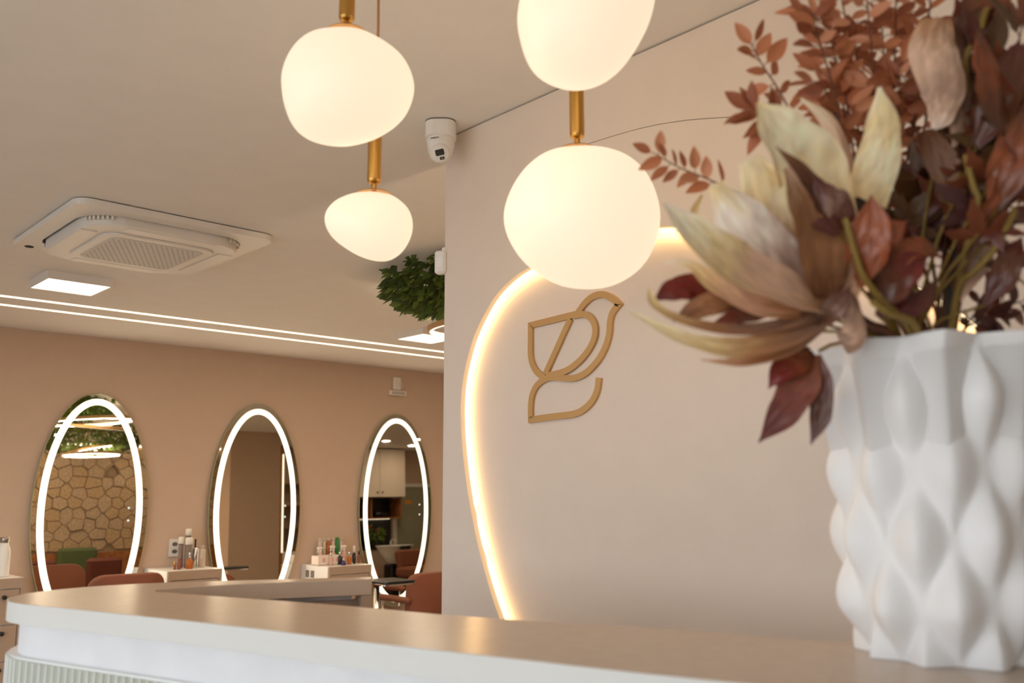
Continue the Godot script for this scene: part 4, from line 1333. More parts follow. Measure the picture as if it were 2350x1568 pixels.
	petal("petal", f2, [[2150, 40, 0.96], [2140, 110, 0.945], [2165, 200, 0.935], [2160, 262, 0.94], [2142, 296, 0.945]], [70, 104, 96, 60, 12], (out - rt * 0.4).normalized(), -0.25, [tan, blush, rgb(176, 140, 116), blush, ivory], 0.0, 0.12, "petal", 21)
	petal("petal", f2, [[2190, 60, 0.97], [2205, 180, 0.955], [2212, 270, 0.95], [2190, 338, 0.955]], [60, 84, 66, 10], (out + rt * 0.2).normalized(), -0.3, [brown, mauve, rgb(160, 124, 100), blush], 0.0, 0.1, "petal", 22)
	petal("petal", f2, [[2180, 250, 0.98], [2200, 340, 0.965], [2170, 440, 0.955], [2150, 420, 0.95]], [50, 80, 60, 10], out, 0.25, [brown, tan, mauve], 0.0, 0.1, "petal", 23)
	petal("petal", f2, [[2120, 300, 0.97], [2160, 380, 0.955], [2215, 470, 0.95], [2250, 500, 0.955]], [50, 84, 70, 10], (out + upv * 0.3).normalized(), 0.25, [brown, mauve, tan, brown], 0.0, 0.1, "petal", 24)
	petal("petal", f2, [[2280, 560, 0.96], [2262, 520, 0.95], [2240, 590, 0.945], [2200, 690, 0.95]], [30, 70, 76, 16], (out - rt * 0.3).normalized(), -0.3, [mauve, blush, rgb(184, 152, 130), blush], 0.0, 0.1, "petal", 25)
	sl = []
	for p in spline([at(2190, 40, 0.97), at(2215, 250, 0.99), at(2200, 500, 0.99), at(2160, 800, 0.97)], 5):
		sl.append(p - h2)
	obj("stem", tubem(sl, [0.006], 8), M.twig_brown, f2)
	# ---- glossy autumn leaves, drawn one by one where they show
	var red := rgb(122, 42, 34)
	var wine := rgb(92, 40, 36)
	var umber := rgb(98, 58, 36)
	var rust := rgb(150, 78, 46)
	var A := [
		[[[1640, 700, 0.905], [1590, 665, 0.90], [1545, 668, 0.895], [1500, 690, 0.895]], [14, 74, 60, 4], [wine, red, red, wine], 0.15],
		[[[1720, 680, 0.90], [1650, 690, 0.89], [1600, 708, 0.888], [1545, 738, 0.89]], [14, 60, 50, 4], [umber, tan, umber], -0.2],
		[[[1800, 690, 0.90], [1740, 712, 0.89], [1690, 728, 0.888], [1634, 744, 0.89]], [14, 56, 44, 4], [wine, umber, red], 0.2],
		[[[1905, 500, 0.88], [1880, 460, 0.875], [1840, 400, 0.872], [1780, 336, 0.875]], [16, 76, 48, 4], [wine, umber, umber, tan], 0.3],
		[[[1960, 505, 0.88], [1930, 470, 0.872], [1900, 450, 0.87], [1866, 405, 0.872]], [20, 84, 60, 4], [wine, mauve, wine], -0.3],
		[[[1940, 520, 0.875], [1910, 520, 0.87], [1880, 518, 0.87], [1860, 516, 0.872]], [10, 56, 40, 3], [umber, wine, umber], 0.2],
		[[[1975, 660, 0.885], [1990, 580, 0.872], [2000, 520, 0.868], [2000, 448, 0.872]], [14, 96, 84, 4], [rust, rust, rgb(164, 92, 60), rust], 0.25],
		[[[1985, 640, 0.882], [2020, 560, 0.872], [2050, 530, 0.87], [2080, 508, 0.872]], [14, 60, 50, 4], [rust, rgb(160, 86, 56), rust], 0.2],
		[[[2000, 660, 0.90], [2060, 590, 0.89], [2110, 570, 0.89], [2160, 590, 0.90]], [14, 62, 54, 4], [umber, rust, rust, umber], 0.3],
		[[[1995, 680, 0.90], [2040, 655, 0.885], [2090, 610, 0.882], [2128, 590, 0.885]], [20, 92, 70, 6], [wine, umber, red, wine], 0.15],
		[[[2010, 720, 0.91], [2060, 700, 0.90], [2110, 690, 0.90], [2150, 640, 0.905]], [16, 70, 56, 4], [wine, wine, umber], -0.2],
		[[[1880, 760, 0.895], [1900, 720, 0.885], [1925, 690, 0.882], [1950, 640, 0.885]], [12, 62, 46, 4], [umber, mauve, wine], 0.2],
		[[[2260, 700, 0.93], [2300, 640, 0.92], [2320, 590, 0.92], [2345, 545, 0.925]], [12, 66, 56, 4], [wine, umber, wine], 0.2],
		[[[2210, 610, 0.95], [2220, 560, 0.94], [2200, 520, 0.94], [2185, 490, 0.945]], [10, 60, 50, 4], [wine, wine, umber], -0.2],
		[[[2240, 340, 0.94], [2280, 260, 0.93], [2310, 180, 0.93], [2340, 90, 0.935]], [16, 92, 84, 4], [wine, umber, umber, wine], 0.25],
		[[[2330, 330, 0.92], [2290, 240, 0.91], [2270, 150, 0.91], [2240, 60, 0.915]], [16, 100, 88, 4], [umber, umber, rust, umber], -0.2],
		[[[2290, 480, 0.92], [2310, 400, 0.91], [2330, 330, 0.91], [2345, 250, 0.915]], [16, 90, 80, 4], [umber, rust, umber], 0.2],
		[[[2260, 560, 0.93], [2290, 480, 0.92], [2300, 420, 0.915], [2330, 360, 0.92]], [16, 80, 70, 4], [umber, rust, umber], -0.2],
		[[[2200, 130, 0.99], [2230, 60, 0.98], [2270, 20, 0.98], [2330, -20, 0.98]], [16, 90, 84, 4], [wine, umber, rust], 0.2],
		[[[2300, 150, 0.95], [2250, 110, 0.94], [2225, 70, 0.94], [2210, 10, 0.945]], [16, 80, 70, 4], [umber, wine, umber], 0.2]]
	for i in A.size():
		var q: Array = A[i]
		var org := at(q[0][0][0], q[0][0][1], q[0][0][2])
		var lf := thing("autumn_leaf", ["glossy wine red and brown preserved leaf between the magnolia petals and the vase rim", "glossy brown preserved leaf among the dark branches beyond the drooping bloom"][0 if i < 12 else 1], "leaf", org, ["preserved leaves round the magnolia", "preserved leaves in the dark side of the bouquet"][0 if i < 12 else 1])
		petal("blade", lf, q[0], q[1], (out + upv * 0.4 + rt * (0.4 if i % 2 else -0.4)).normalized(), q[3], q[2], 0.0, 0.18, "leaf_mottled", 40 + i)
		obj("petiole", tubem([Vector3.ZERO, (at(2060, 740, 0.95) - org) * 0.5 + Vector3(0, -0.006, 0), at(2080, 800, 0.955) - org], [0.0016], 5), M.twig_olive, lf)
	# five-pointed leaf that hangs down beside the vase
	var hang := thing("palmate_leaf", "wine red pointed leaf hanging down the side of the white vase", "leaf", at(1880, 806, 0.915))
	var zs := 1.0 / 3.615
	var lobes := [
		[[[1868, 812, 0.915], [1830, 828, 0.905], [1795, 850, 0.90], [1764, 892, 0.90]], [16, 66, 56, 4], [umber, rust, red, red]],
		[[[1868, 815, 0.915], [1835, 880, 0.905], [1800, 945, 0.90], [1741, 1016, 0.90]], [26, 92, 74, 4], [rgb(150, 92, 66), rgb(134, 76, 58), rgb(120, 64, 56), wine]],
		[[[1872, 815, 0.918], [1880, 880, 0.912], [1884, 950, 0.908], [1861, 1020, 0.908]], [24, 62, 50, 4], [rgb(140, 84, 62), rgb(120, 70, 58), umber, wine]],
		[[[1860, 806, 0.917], [1820, 806, 0.912], [1790, 812, 0.908], [1772, 828, 0.908]], [16, 40, 30, 4], [umber, wine, umber]]]
	for i in lobes.size():
		petal("lobe", hang, lobes[i][0], lobes[i][1], (out - rt * 0.3 + upv * 0.2).normalized(), 0.14, lobes[i][2], 0.0, 0.12, "leaf_mottled", 80 + i)
	obj("petiole", tubem([Vector3.ZERO, at(1905, 792, 0.92) - at(1880, 806, 0.915), at(1990, 775, 0.94) - at(1880, 806, 0.915)], [0.002], 6), M.twig_olive, hang)
	# ---- olive stems that cross in front
	var S := [[[1940, 500, 0.87], [1965, 590, 0.872], [1985, 640, 0.875], [2025, 690, 0.885], [2090, 760, 0.92], [2110, 900, 0.95]],
		[[2000, 690, 0.88], [2040, 720, 0.88], [2100, 745, 0.90], [2130, 850, 0.95]],
		[[2215, 355, 0.93], [2235, 430, 0.925], [2245, 470, 0.925], [2210, 600, 0.94], [2185, 760, 0.95], [2170, 900, 0.96]],
		[[2330, 480, 0.92], [2290, 560, 0.92], [2240, 620, 0.925], [2200, 660, 0.94], [2180, 780, 0.95], [2160, 900, 0.96]],
		[[2265, 20, 0.95], [2245, 80, 0.945], [2215, 150, 0.95], [2230, 300, 0.97], [2200, 600, 0.98], [2170, 850, 0.965]]]
	for q in S:
		var pts := []
		for w in q:
			pts.append(at(w[0], w[1], w[2]))
		var o: Vector3 = pts[pts.size() - 1]
		var loc := []
		for p in spline(pts, 5):
			loc.append(p - o)
		var stem := thing("olive_stem", "bare olive coloured stem rising out of the vase", "stem", o, "bare stems in the vase")
		obj("stem", tubem(loc, [0.0028, 0.0034], 7), M.twig_olive, stem)
	var tk := at(2165, 950, 0.965)
	var trunk := thing("grey_stem", "dark grey woody stem in the vase", "stem", tk)
	var tl := []
	for p in spline([tk, at(2178, 760, 0.955), at(2186, 640, 0.955), at(2215, 520, 0.96), at(2240, 380, 0.97)], 5):
		tl.append(p - tk)
	obj("stem", tubem(tl, [0.0068, 0.006, 0.005], 9), M.twig_grey, trunk)
	# ---- copper sprays
	var la := leaf_mesh(0.46, 0.10, 0.35)
	var lb := leaf_mesh(0.52, -0.08, 0.25)
	var lc := leaf_mesh(0.40, 0.22, 0.45)
	var cop := ["copper_a", "copper_b", "copper_c", "copper_d"]
	var lab := "copper coloured leafy spray rising behind the magnolia bloom"
	branch("copper_spray", "copper sprig that reaches farthest out, over the largest globe pendant", "foliage", "copper sprays", [[2100, 820, 0.98], [1960, 640, 1.01], [1790, 490, 1.04], [1640, 418, 1.05], [1560, 385, 1.05], [1502, 352, 1.05]], 15, 0.026, [la, lb], ["copper_a", "copper_c", "copper_b"], "twig_brown", 0.0016, 0.52, 5, 0.0, 0.9, 0.008)
	branch("copper_spray", "copper sprig with two broad end leaves against the ceiling line", "foliage", "copper sprays", [[2110, 820, 0.98], [1980, 600, 1.02], [1880, 400, 1.03], [1800, 230, 1.04], [1750, 150, 1.04], [1722, 98, 1.04]], 13, 0.031, [la, lb], ["copper_a", "copper_b"], "twig_brown", 0.0018, 0.50, 8, 0.0, 1.0, 0.010)
	branch("copper_spray", "copper sprig with red brown leaves behind the tall cream petal", "foliage", "copper sprays", [[2110, 820, 0.98], [1960, 560, 1.0], [1860, 400, 1.01], [1790, 300, 1.01], [1740, 262, 1.0], [1728, 255, 1.0]], 12, 0.032, [la, lb], ["copper_d", "copper_b"], "twig_brown", 0.0018, 0.6, 18, 0.2, 1.0, 0.008)
	var ends := [[1868, 30], [1880, -50], [1905, 70], [1925, -70], [1960, 90], [1985, -40], [2020, 50], [2050, -80], [2090, 30], [2130, -60], [1890, 190], [1935, 220], [1990, 200], [2060, 170], [2100, 240], [1880, 300], [2060, 300], [2150, 120]]
	for i in ends.size():
		var e: Array = ends[i]
		var dz := 1.01 + 0.11 * fposmod(i * 0.618, 1.0)
		branch("copper_spray", lab, "foliage", "copper sprays", [[2110 + i * 3, 830, 0.975], [2040 + (e[0] - 2050) * 0.35, 520, dz - 0.02], [lerpf(2060, e[0], 0.75), lerpf(450, e[1], 0.55), dz], [e[0] + 6, lerpf(330, e[1], 0.85), dz], [e[0], e[1], dz]], 19, 0.030, [la, lb, lc], cop, "twig_brown", 0.0018, 0.40, 100 + i, 0.15, 1.0, 0.022)
	# ---- dark autumn branches that fill the right half
	var pa := palmate_mesh(3)
	var pb := palmate_mesh(9)
	var ld := leaf_mesh(0.42, 0.18, 0.3)
	var dark := ["autumn_a", "autumn_b", "autumn_c", "autumn_e"]
	var lab2 := "dark brown autumn branch with pointed leaves, beyond the drooping bloom"
	var D := [[[2230, 60], 0.99], [[2290, 120], 0.96], [[2350, 40], 0.95], [[2330, 230], 0.94], [[2270, 320], 0.97], [[2360, 380], 0.93], [[2200, 420], 0.99], [[2300, 480], 0.96], [[2120, 420], 1.0], [[2080, 500], 0.985], [[2390, 160], 0.98], [[2250, 200], 1.0], [[2180, 300], 1.01]]
	for i in D.size():
		var e: Array = D[i][0]
		var dz: float = D[i][1]
		branch("autumn_branch", lab2, "foliage", "dark autumn branches", [[2140 + i * 4, 830, 0.965], [lerpf(2150, e[0], 0.4), lerpf(700, e[1], 0.4), dz], [lerpf(2150, e[0], 0.8), lerpf(700, e[1], 0.75), dz], [e[0], e[1], dz]], 13, 0.046, [pa, pb, ld, ld], dark, "twig_brown", 0.0024, 0.36, 300 + i, 0.3, 1.0, 0.01)
	var plum := ["autumn_c", "autumn_c", "autumn_a"]
	for i in 3:
		var e: Array = [[2350, 690], [2330, 620], [2290, 730]][i]
		branch("plum_sprig", "dark plum leafed sprig low over the vase rim, beside the grey stem", "foliage", "plum sprigs", [[2190, 830, 0.97], [2210, 760, 0.98], [lerpf(2210, e[0], 0.6), lerpf(740, e[1], 0.6), 0.99], [e[0], e[1], 0.98]], 9, 0.028, [la, ld], plum, "twig_grey", 0.0018, 0.35, 400 + i, 0.3, 1.0, 0.006)

# ---------------------------------------------------------------- the rest of the salon, seen round the corner and in the mirrors
func voronoi(x0: float, x1: float, y0: float, y1: float, gx: float, gy: float) -> Array:
	var nx := int(round((x1 - x0) / gx))
	var ny := int(round((y1 - y0) / gy))
	var seeds := {}
	for i in range(-1, nx + 1):
		for j in range(-1, ny + 1):
			seeds[Vector2i(i, j)] = Vector2(x0 + (i + 0.5 + rng.randf_range(-0.3, 0.3) + (0.25 if j % 2 else -0.25)) * (x1 - x0) / nx, y0 + (j + 0.5 + rng.randf_range(-0.22, 0.22)) * (y1 - y0) / ny)
	var cells := []
	for i in nx:
		for j in ny:
			var c: Vector2 = seeds[Vector2i(i, j)]
			var poly := PackedVector2Array([c + Vector2(-0.5, -0.5), c + Vector2(0.5, -0.5), c + Vector2(0.5, 0.5), c + Vector2(-0.5, 0.5)])
			for di in range(-2, 3):
				for dj in range(-2, 3):
					var key := Vector2i(i + di, j + dj)
					if (di == 0 and dj == 0) or not seeds.has(key): continue
					var o: Vector2 = seeds[key]
					var mid := (c + o) * 0.5
					var nn := (o - c).normalized()
					var keep := PackedVector2Array()
					for k in poly.size():
						var a := poly[k]
						var b := poly[(k + 1) % poly.size()]
						var da := (a - mid).dot(nn)
						var db := (b - mid).dot(nn)
						if da <= 0: keep.append(a)
						if (da < 0 and db > 0) or (da > 0 and db < 0):
							keep.append(a.lerp(b, da / (da - db)))
					poly = keep
					if poly.size() < 3: break
				if poly.size() < 3: break
			if poly.size() < 3: continue
			for q in Geometry2D.intersect_polygons(poly, PackedVector2Array([Vector2(x0, y0), Vector2(x1, y0), Vector2(x1, y1), Vector2(x0, y1)])):
				for w in Geometry2D.offset_polygon(q, -0.0035, Geometry2D.JOIN_MITER):
					if w.size() >= 3:
						cells.append(w)
	return cells

func leaf_blob(st: SurfaceTool, c: Vector3, count: int, rx: float, drop: float, size: float, sd: int) -> void:
	var g := RandomNumberGenerator.new()
	g.seed = sd
	st.set_smooth_group(-1)
	for i in count:
		var ang := g.randf() * TAU
		var rad := sqrt(g.randf()) * rx
		var edge := rad / rx
		var y := -g.randf() * drop * (0.55 + 0.45 * sqrt(maxf(0.0, 1.0 - edge * edge * 0.85))) * (1.25 if g.randf() < 0.12 else 1.0)
		if g.randf() < 0.5: y = -drop * (0.35 + 0.65 * sqrt(maxf(0.0, 1.0 - edge * edge))) + g.randf_range(-0.02, 0.03)
		var p := c + Vector3(cos(ang) * rad, y, sin(ang) * rad)
		var dir := Vector3(cos(ang) * (0.3 + edge), g.randf_range(-1.6, 0.1), sin(ang) * (0.3 + edge)).normalized()
		var side := dir.cross(Vector3(g.randf_range(-1, 1), g.randf_range(-0.3, 1), g.randf_range(-1, 1))).normalized()
		var nn := side.cross(dir)
		var L := size * g.randf_range(0.7, 1.3)
		var w := L * 0.30
		var a := p
		var b := p + dir * L * 0.45 + side * w + nn * w * 0.4
		var d := p + dir * L * 0.45 - side * w + nn * w * 0.4
		var m := p + dir * L * 0.5
		var t := p + dir * L
		tri(st, a, b, m); tri(st, b, t, m); tri(st, a, m, d); tri(st, d, m, t)

func hanging_plant(c: Vector3, rx: float, drop: float, label: String, sd: int, n: int) -> void:
	var p := thing("ceiling_plant", label, "plant", c, "leafy ceiling plants")
	obj("planter_ring", lathem([Vector2(rx * 0.5, -0.05), Vector2(rx * 0.55, -0.05), Vector2(rx * 0.55, 0.0), Vector2(rx * 0.5, 0.0)], Transform3D.IDENTITY, 24), M.twig_brown, p)
	for k in 3:
		var st := ST(false)
		leaf_blob(st, Vector3.ZERO, n, rx, drop, 0.048, sd + k)
		var f := obj("foliage", st, M[["foliage_a", "foliage_b", "foliage_c"][k]], p)
		f.set_meta("kind", "stuff")

func ring_lamp(c: Vector3, rings: Array, label: String) -> void:
	var l := thing("ring_pendant_light", label, "ring lamp", c, "gold ring lamps")
	for r in rings:
		# r: radius, offset, tilt basis
		var rad: float = r[0]
		var off: Vector3 = r[1]
		var b: Basis = r[2] * Basis(Vector3(1, 0, 0), Vector3(0, 0, -1), Vector3(0, 1, 0))
		var outer := []
		var led := []
		for p in ellipse(rad, rad, 56):
			outer.append(p)
		for p in ellipse(rad - 0.011, rad - 0.011, 56):
			led.append(p)
		var st := ST(false)
		ribbon(st, outer, 0.012, Transform3D(b, off), 0.024, true)
		var band := obj("ring_frame", st, M.gold_paint, l)
		st = ST(false)
		ribbon(st, led, 0.010, Transform3D(b, off - b.z * 0.002), 0.020, true)
		obj("ring_led", st, M.ring_led, band)
		for i in 3:
			var a := TAU * i / 3 + 0.4
			var e := off + b * Vector3(rad * cos(a), rad * sin(a), 0.024)
			obj("cable", tubem([e, Vector3(0.02 * cos(a), CEIL - c.y - 0.002, 0.02 * sin(a))], [0.0016], 5), M.brass_cord, l)
		for i in 8:
			var a0 := TAU * i / 8
			var a1 := TAU * (i + 1) / 8
			var p0 := off + b * Vector3((rad - 0.011) * cos(a0), (rad - 0.011) * sin(a0), -0.006)
			var p1 := off + b * Vector3((rad - 0.011) * cos(a1), (rad - 0.011) * sin(a1), -0.006)
			area(c + (p0 + p1) * 0.5, -b.z, p1 - p0, Vector2(p0.distance_to(p1) * 0.95, 0.010), SOFT, 0.13, l)
			if i % 2 == 0:
				var q0 := off + b * Vector3((rad - 0.011) * cos(a0), (rad - 0.011) * sin(a0), 0.027)
				var q1 := off + b * Vector3((rad - 0.011) * cos(a1), (rad - 0.011) * sin(a1), 0.027)
				area(c + (q0 + q1) * 0.5, b.z, q1 - q0, Vector2(q0.distance_to(q1) * 0.95, 0.010), SOFT, 0.05, l)

func back_of_salon() -> void:
	var o: Node
	o = obj("wall_right", boxm(Vector3(10.9, 1.2, -1.6), Vector3(0.16, 2.4, 9.6)), M.wall_plain)
	structure(o, "plain end wall of the salon", "wall")
	var w := thing("wall_stone", "rough cream stone wall at the far side of the salon", "wall")
	w.set_meta("kind", "structure")
	obj("mortar_bed", boxm(Vector3(4.2, 1.2, 1.13), Vector3(5.1, 2.4, 0.16)), M.mortar, w)
	var i := 0
	for p in voronoi(1.75, 6.6, 0.90, 2.31, 0.20, 0.141):
		var st := ST(false)
		prism(st, p, Transform3D(Basis(Vector3(-1, 0, 0), Vector3(0, 1, 0), Vector3(0, 0, -1)) , Vector3(0, 0, 1.055)) * Transform3D(Basis.from_scale(Vector3(-1, 1, 1)), Vector3.ZERO), rng.randf_range(0.014, 0.045), 0.008)
		obj("stone", st, M.stone if rng.randf() < 0.6 else M.stone_ochre, w)
		i += 1
	obj("wood_dado", boxm(Vector3(4.15, 0.44, 1.02), Vector3(4.9, 0.88, 0.06), 0.004), M.wood, w)
	var cove := thing("cove_light", "thin warm light line along the top of the stone wall", "light strip", Vector3(4.15, 2.345, 1.02))
	obj("led_diffuser", boxm(Vector3.ZERO, Vector3(4.8, 0.022, 0.02), 0.002), M.ring_led, cove)
	area(Vector3(4.15, 2.33, 1.0), Vector3(0, -1, -0.5), Vector3.RIGHT, Vector2(4.7, 0.02), SOFT, 0.45, cove)
	o = obj("wall_wash", boxm(Vector3(8.8, 1.2, 1.13), Vector3(4.1, 2.4, 0.16)), M.wall_nude)
	structure(o, "beige wall of the hair wash area", "wall")
	var col := obj("trim_1", boxm(Vector3(5.86, 1.2, -0.84), Vector3(0.72, 2.4, 0.30)), M.wall_nude)
	structure(col, "free standing beige pillar in the salon", "pillar")
	# plants and rings under the ceiling
	hanging_plant(Vector3(2.72, CEIL, -3.10), 0.46, 0.185, "round leafy plant on the ceiling above the ring lamp by the reception wall", 71, 950)
	hanging_plant(Vector3(3.75, CEIL, -0.9), 0.62, 0.30, "round leafy plant on the ceiling close to the stone wall", 91, 800)
	ring_lamp(Vector3(2.98, 2.175, -3.20), [[0.41, Vector3.ZERO, Basis(Vector3(0, 0, 1), 0.07)], [0.30, Vector3(0.07, -0.06, -0.05), Basis(Vector3(1, 0, 0.3).normalized(), -0.14)]], "double gold ring lamp under the plant by the reception wall")
	ring_lamp(Vector3(3.72, 2.03, -1.1), [[0.32, Vector3.ZERO, Basis(Vector3(0, 0, 1), 0.02)], [0.25, Vector3(-0.02, 0.06, 0.0), Basis(Vector3(0.3, 0, 1).normalized(), 0.22)]], "double gold ring lamp under the plant close to the stone wall")
	var sc := thing("wall_globe_light", "round opal wall lamp on the back of the reception wall", "wall lamp", Vector3(1.716, 1.50, -0.5))
	obj("back_plate", lathem([Vector2(0, 0.012), Vector2(0.05, 0.012), Vector2(0.055, 0.0)], Transform3D(Basis(Vector3.BACK, -PI / 2), Vector3.ZERO), 24), M.brass, sc)
	obj("arm", tubem([Vector3(0.01, 0, 0), Vector3(0.06, 0, 0)], [0.008], 10), M.brass, sc)
	var ball := SphereMesh.new()
	ball.radius = 0.08
	ball.height = 0.16
	inst("globe", ball, M.globe_light, Transform3D(Basis.IDENTITY, Vector3(0.138, 0, 0)), sc)
	omni(Vector3(1.854, 1.50, -0.5), SOFT, 0.9, 0.07, sc)
	# waiting bench and chairs in front of the stone wall
	var b := thing("green_armchair", "dark green upholstered armchair against the stone wall", "armchair", Vector3(4.25, 0, 0.62))
	obj("seat", boxm(Vector3(0, 0.30, 0), Vector3(0.60, 0.26, 0.56), 0.03), M.green_fabric, b)
	obj("backrest", boxm(Vector3(0, 0.66, 0.22), Vector3(0.50, 0.58, 0.14), 0.04), M.green_fabric, b)
	for s in [-1, 1]:
		obj("arm", boxm(Vector3(s * 0.29, 0.45, -0.02), Vector3(0.08, 0.18, 0.50), 0.02), M.green_fabric, b)
		for zz in [-0.22, 0.22]:
			obj("leg", boxm(Vector3(s * 0.25, 0.086, zz), Vector3(0.04, 0.17, 0.04), 0.004), M.wood, b)
	for k in 2:
		var ch := thing("maroon_chair", ["maroon tub chair in front of the green armchair", "maroon tub chair standing apart from the green armchair"][k], "chair", [Vector3(3.98, 0, -0.75), Vector3(3.30, 0, -0.6)][k], "maroon chairs")
		obj("seat", boxm(Vector3(0, 0.40, 0), Vector3(0.46, 0.12, 0.46), 0.03), M.maroon_fabric, ch)
		obj("backrest", boxm(Vector3(0, 0.66, -0.20), Vector3(0.40, 0.38, 0.09), 0.035), M.maroon_fabric, ch)
		obj("column", tubem([Vector3(0, 0.02, 0), Vector3(0, 0.345, 0)], [0.03], 12), M.chrome, ch)
		obj("foot", lathem([Vector2(0, 0), Vector2(0.22, 0), Vector2(0.22, 0.012), Vector2(0, 0.03)], Transform3D.IDENTITY, 24), M.chrome, ch)
	# shelf niche with a lit upright
	var sh := thing("display_shelf", "tall dark display shelf with a lit upright edge", "shelf", Vector3(7.50, 0, 0.82))
	obj("back_board", boxm(Vector3(0, 1.2, 0.16), Vector3(0.66, 2.38, 0.02)), M.taupe_laminate, sh)
	for y in [0.78, 1.12, 1.46, 1.80]:
		obj("shelf_board", boxm(Vector3(0, y, 0), Vector3(0.62, 0.02, 0.30), 0.001), M.wood, sh)
	for s in [-1, 1]:
		obj("upright", boxm(Vector3(s * 0.325, 1.2, 0), Vector3(0.03, 2.38, 0.32), 0.001), M.wood, sh)
	obj("light_edge_led", boxm(Vector3(-0.325, 1.5, -0.168), Vector3(0.022, 1.5, 0.012)), M.ring_led, sh)
	obj("lower_door", boxm(Vector3(0, 0.38, -0.15), Vector3(0.62, 0.76, 0.02), 0.001), M.white_lacquer, sh)
	# wash area
	var uc := thing("wall_cabinet", "beige wall cabinet with two knobs above the wash basin", "cabinet", Vector3(8.95, 1.98, 0.82))
	obj("body", boxm(Vector3(0, 0, 0.01), Vector3(1.06, 0.82, 0.42), 0.002), M.taupe_laminate, uc)
	for s in [-1, 1]:
		var d := obj("door", boxm(Vector3(s * 0.264, 0, -0.21), Vector3(0.522, 0.80, 0.02), 0.002), M.wall_feature, uc)
		obj("knob", lathem([Vector2(0.008, 0), Vector2(0.018, 0.012), Vector2(0.016, 0.022), Vector2(0, 0.026)], Transform3D(Basis(Vector3.RIGHT, -PI / 2), Vector3(s * 0.05, -0.32, -0.22)), 14), M.steel, d)
	var niche := thing("open_niche", "open dark wooden niche under the wall cabinet", "shelf", Vector3(8.95, 1.40, 0.86))
	obj("back_board", boxm(Vector3(0, 0, 0.17), Vector3(1.06, 0.34, 0.02)), M.black_plastic, niche)
	obj("bottom_board", boxm(Vector3(0, -0.17, 0), Vector3(1.06, 0.02, 0.34)), M.wood, niche)
	for x in [-0.5, -0.1, 0.5]:
		obj("divider", boxm(Vector3(x, 0, 0), Vector3(0.02, 0.32, 0.33)), M.wood, niche)
	for s in [-0.3, 0.2]:
		tag(obj("towel_roll", tubem([Vector3(8.95 + s - 0.14, 1.30, 0.84), Vector3(8.95 + s + 0.14, 1.30, 0.84)], [0.055], 14), M.black_plastic), "rolled black towel in the open niche", "towel", "rolled black towels")
	var splash := thing("back_splash", "black splashback above the wash counter", "panel", Vector3(8.95, 0.98, 1.04))
	obj("panel", boxm(Vector3.ZERO, Vector3(1.06, 0.46, 0.016)), M.black_plastic, splash)
	var nl := thing("niche_light", "thin light line under the open niche", "light strip", Vector3(8.95, 1.215, 0.96))
	obj("led_diffuser", boxm(Vector3.ZERO, Vector3(0.9, 0.008, 0.014)), M.ring_led, nl)
	area(Vector3(8.95, 1.209, 0.96), Vector3.DOWN, Vector3.RIGHT, Vector2(0.88, 0.012), SOFT, 0.06, nl)
	var ct := thing("wash_counter", "beige base cabinet with dark top under the splashback", "cabinet", Vector3(8.95, 0, 0.83))
	obj("body", boxm(Vector3(0, 0.36, 0), Vector3(1.06, 0.72, 0.40), 0.002), M.taupe_laminate, ct)
	obj("worktop", boxm(Vector3(0, 0.735, -0.005), Vector3(1.08, 0.03, 0.42), 0.003), M.black_plastic, ct)
	var bx := thing("hair_wash_unit", "white backwash basin on a rust upholstered wash chair", "wash basin", Vector3(8.85, 0, 0.05))
	obj("basin", lathem([Vector2(0.06, 0.50), Vector2(0.14, 0.54), Vector2(0.22, 0.66), Vector2(0.30, 0.78), Vector2(0.315, 0.79), Vector2(0.295, 0.785), Vector2(0.20, 0.68), Vector2(0.10, 0.60), Vector2(0.0, 0.59)], Transform3D.IDENTITY, 36), M.white_lacquer, bx)
	obj("stand", boxm(Vector3(0, 0.25, 0.05), Vector3(0.22, 0.50, 0.22), 0.02), M.black_plastic, bx)
	obj("neck_rest", boxm(Vector3(0.0, 0.76, -0.29), Vector3(0.22, 0.06, 0.05), 0.02), M.black_plastic, bx)
	obj("seat", boxm(Vector3(0, 0.40, -0.72), Vector3(0.60, 0.16, 0.62), 0.04), M.rust_fabric, bx)
	obj("backrest", boxm(Vector3(0, 0.58, -0.42), Vector3(0.54, 0.30, 0.12), 0.04, Basis(Vector3.RIGHT, 0.35)), M.rust_fabric, bx)
	obj("tap", tubem([Vector3(0.05, 0.60, 0.20), Vector3(0.05, 0.86, 0.18), Vector3(0.05, 0.90, 0.10), Vector3(0.05, 0.86, 0.05)], [0.012], 10), M.chrome, bx)
	obj("base", boxm(Vector3(0, 0.16, -0.72), Vector3(0.50, 0.32, 0.50), 0.02), M.black_plastic, bx)
	var fl := thing("potted_plant", "red flowering potted plant on the wash counter", "plant", Vector3(9.02, 0.75, 0.86))
	obj("pot", lathem([Vector2(0, 0), Vector2(0.05, 0), Vector2(0.065, 0.10), Vector2(0.055, 0.10), Vector2(0, 0.09)], Transform3D.IDENTITY, 20), M.shade_and_dark_plastic, fl)
	var st2 := ST(false)
	leaf_blob(st2, Vector3(0, 0.36, 0), 130, 0.13, 0.26, 0.09, 5)
	obj("foliage", st2, M.foliage_b, fl).set_meta("kind", "stuff")
	var red := mat("flower_red", rgb(206, 70, 46), 0.6)
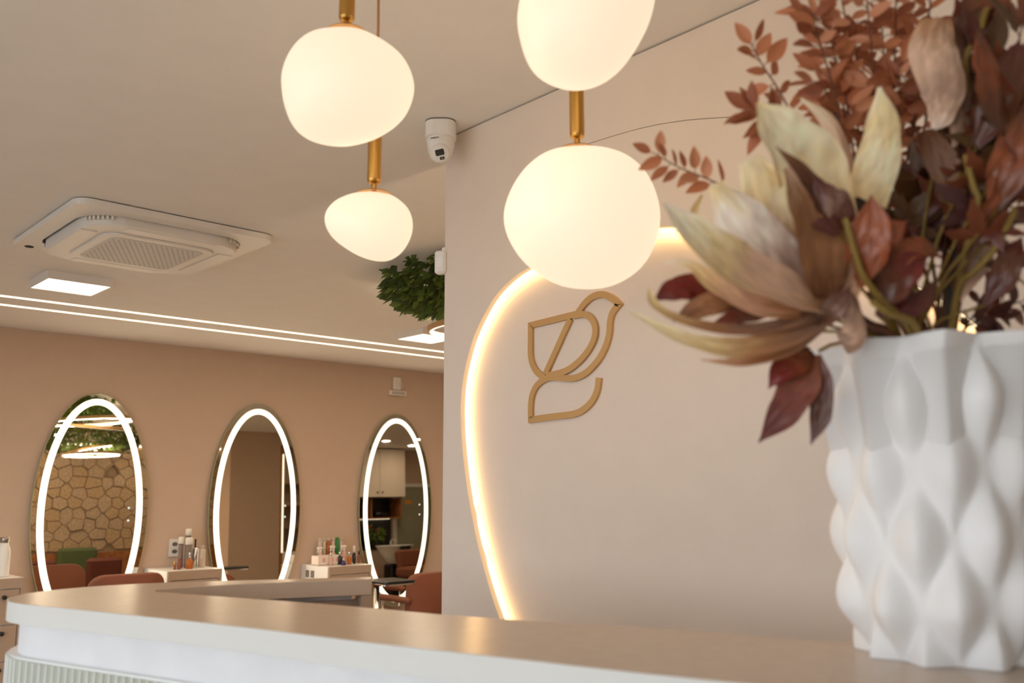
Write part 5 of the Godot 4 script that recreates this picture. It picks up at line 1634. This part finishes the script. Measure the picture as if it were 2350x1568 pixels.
	for k in 5:
		obj("flower", lathem([Vector2(0, -0.012), Vector2(0.02, 0.0), Vector2(0.026, 0.012), Vector2(0, 0.006)], Transform3D(Basis.IDENTITY, Vector3(cos(k * 2.3) * 0.08, 0.30 + 0.05 * sin(k * 1.7), sin(k * 2.3) * 0.08)), 10), red, fl)
	var door := thing("door_1", "grey green door with white frame beside the wash cabinets", "door", Vector3(9.98, 0, 1.03))
	door.set_meta("kind", "structure")
	obj("door_leaf", boxm(Vector3(0, 0.88, 0.0), Vector3(0.78, 1.76, 0.03), 0.002), mat("door_grey", rgb(150, 148, 128), 0.5), door)
	st2 = ST(false)
	for s in [-1, 1]:
		cbox(st2, Vector3(s * 0.42, 0.91, 0), Vector3(0.06, 1.82, 0.05), 0.003)
	cbox(st2, Vector3(0, 1.79, 0), Vector3(0.90, 0.06, 0.05), 0.003)
	obj("door_frame", st2, M.white_lacquer, door)
	obj("door_sign", boxm(Vector3(-0.14, 1.50, -0.018), Vector3(0.14, 0.07, 0.004)), mat("sign_orange", rgb(226, 150, 54), 0.5), door)
	var spots := [Vector3(8.27, CEIL, -0.55), Vector3(8.6, CEIL, -1.0), Vector3(9.18, CEIL, 0.0), Vector3(2.5, CEIL, 0.35), Vector3(3.75, CEIL, 0.35), Vector3(5.0, CEIL, 0.35), Vector3(5.5, CEIL, -3.0), Vector3(6.3, CEIL, -3.0), Vector3(7.1, CEIL, 0.0)]  # all but the wash area ones are added to brighten the back
	for k in spots.size():
		var p: Vector3 = spots[k]
		var dlt := thing("spot_light", "small round recessed spotlight over the wash area" if k < 3 else ("added round spotlight that brightens the stone wall" if k < 6 else "added round spotlight that brightens the salon near the beige pillar"), "ceiling light", p, "recessed spotlights")
		obj("rim", lathem([Vector2(0.062, -0.006), Vector2(0.066, 0.0), Vector2(0.05, 0.0), Vector2(0.05, -0.004)], Transform3D.IDENTITY, 24), M.white_plastic, dlt)
		obj("spot_led", lathem([Vector2(0, -0.004), Vector2(0.05, -0.004), Vector2(0.05, 0.0)], Transform3D.IDENTITY, 24), M.panel_led, dlt)
		area(p + Vector3(0, -0.008, 0), Vector3.DOWN, Vector3.RIGHT, Vector2(0.09, 0.09), SOFT, 0.6 if k < 3 else (0.8 if k < 6 else 0.5), dlt)
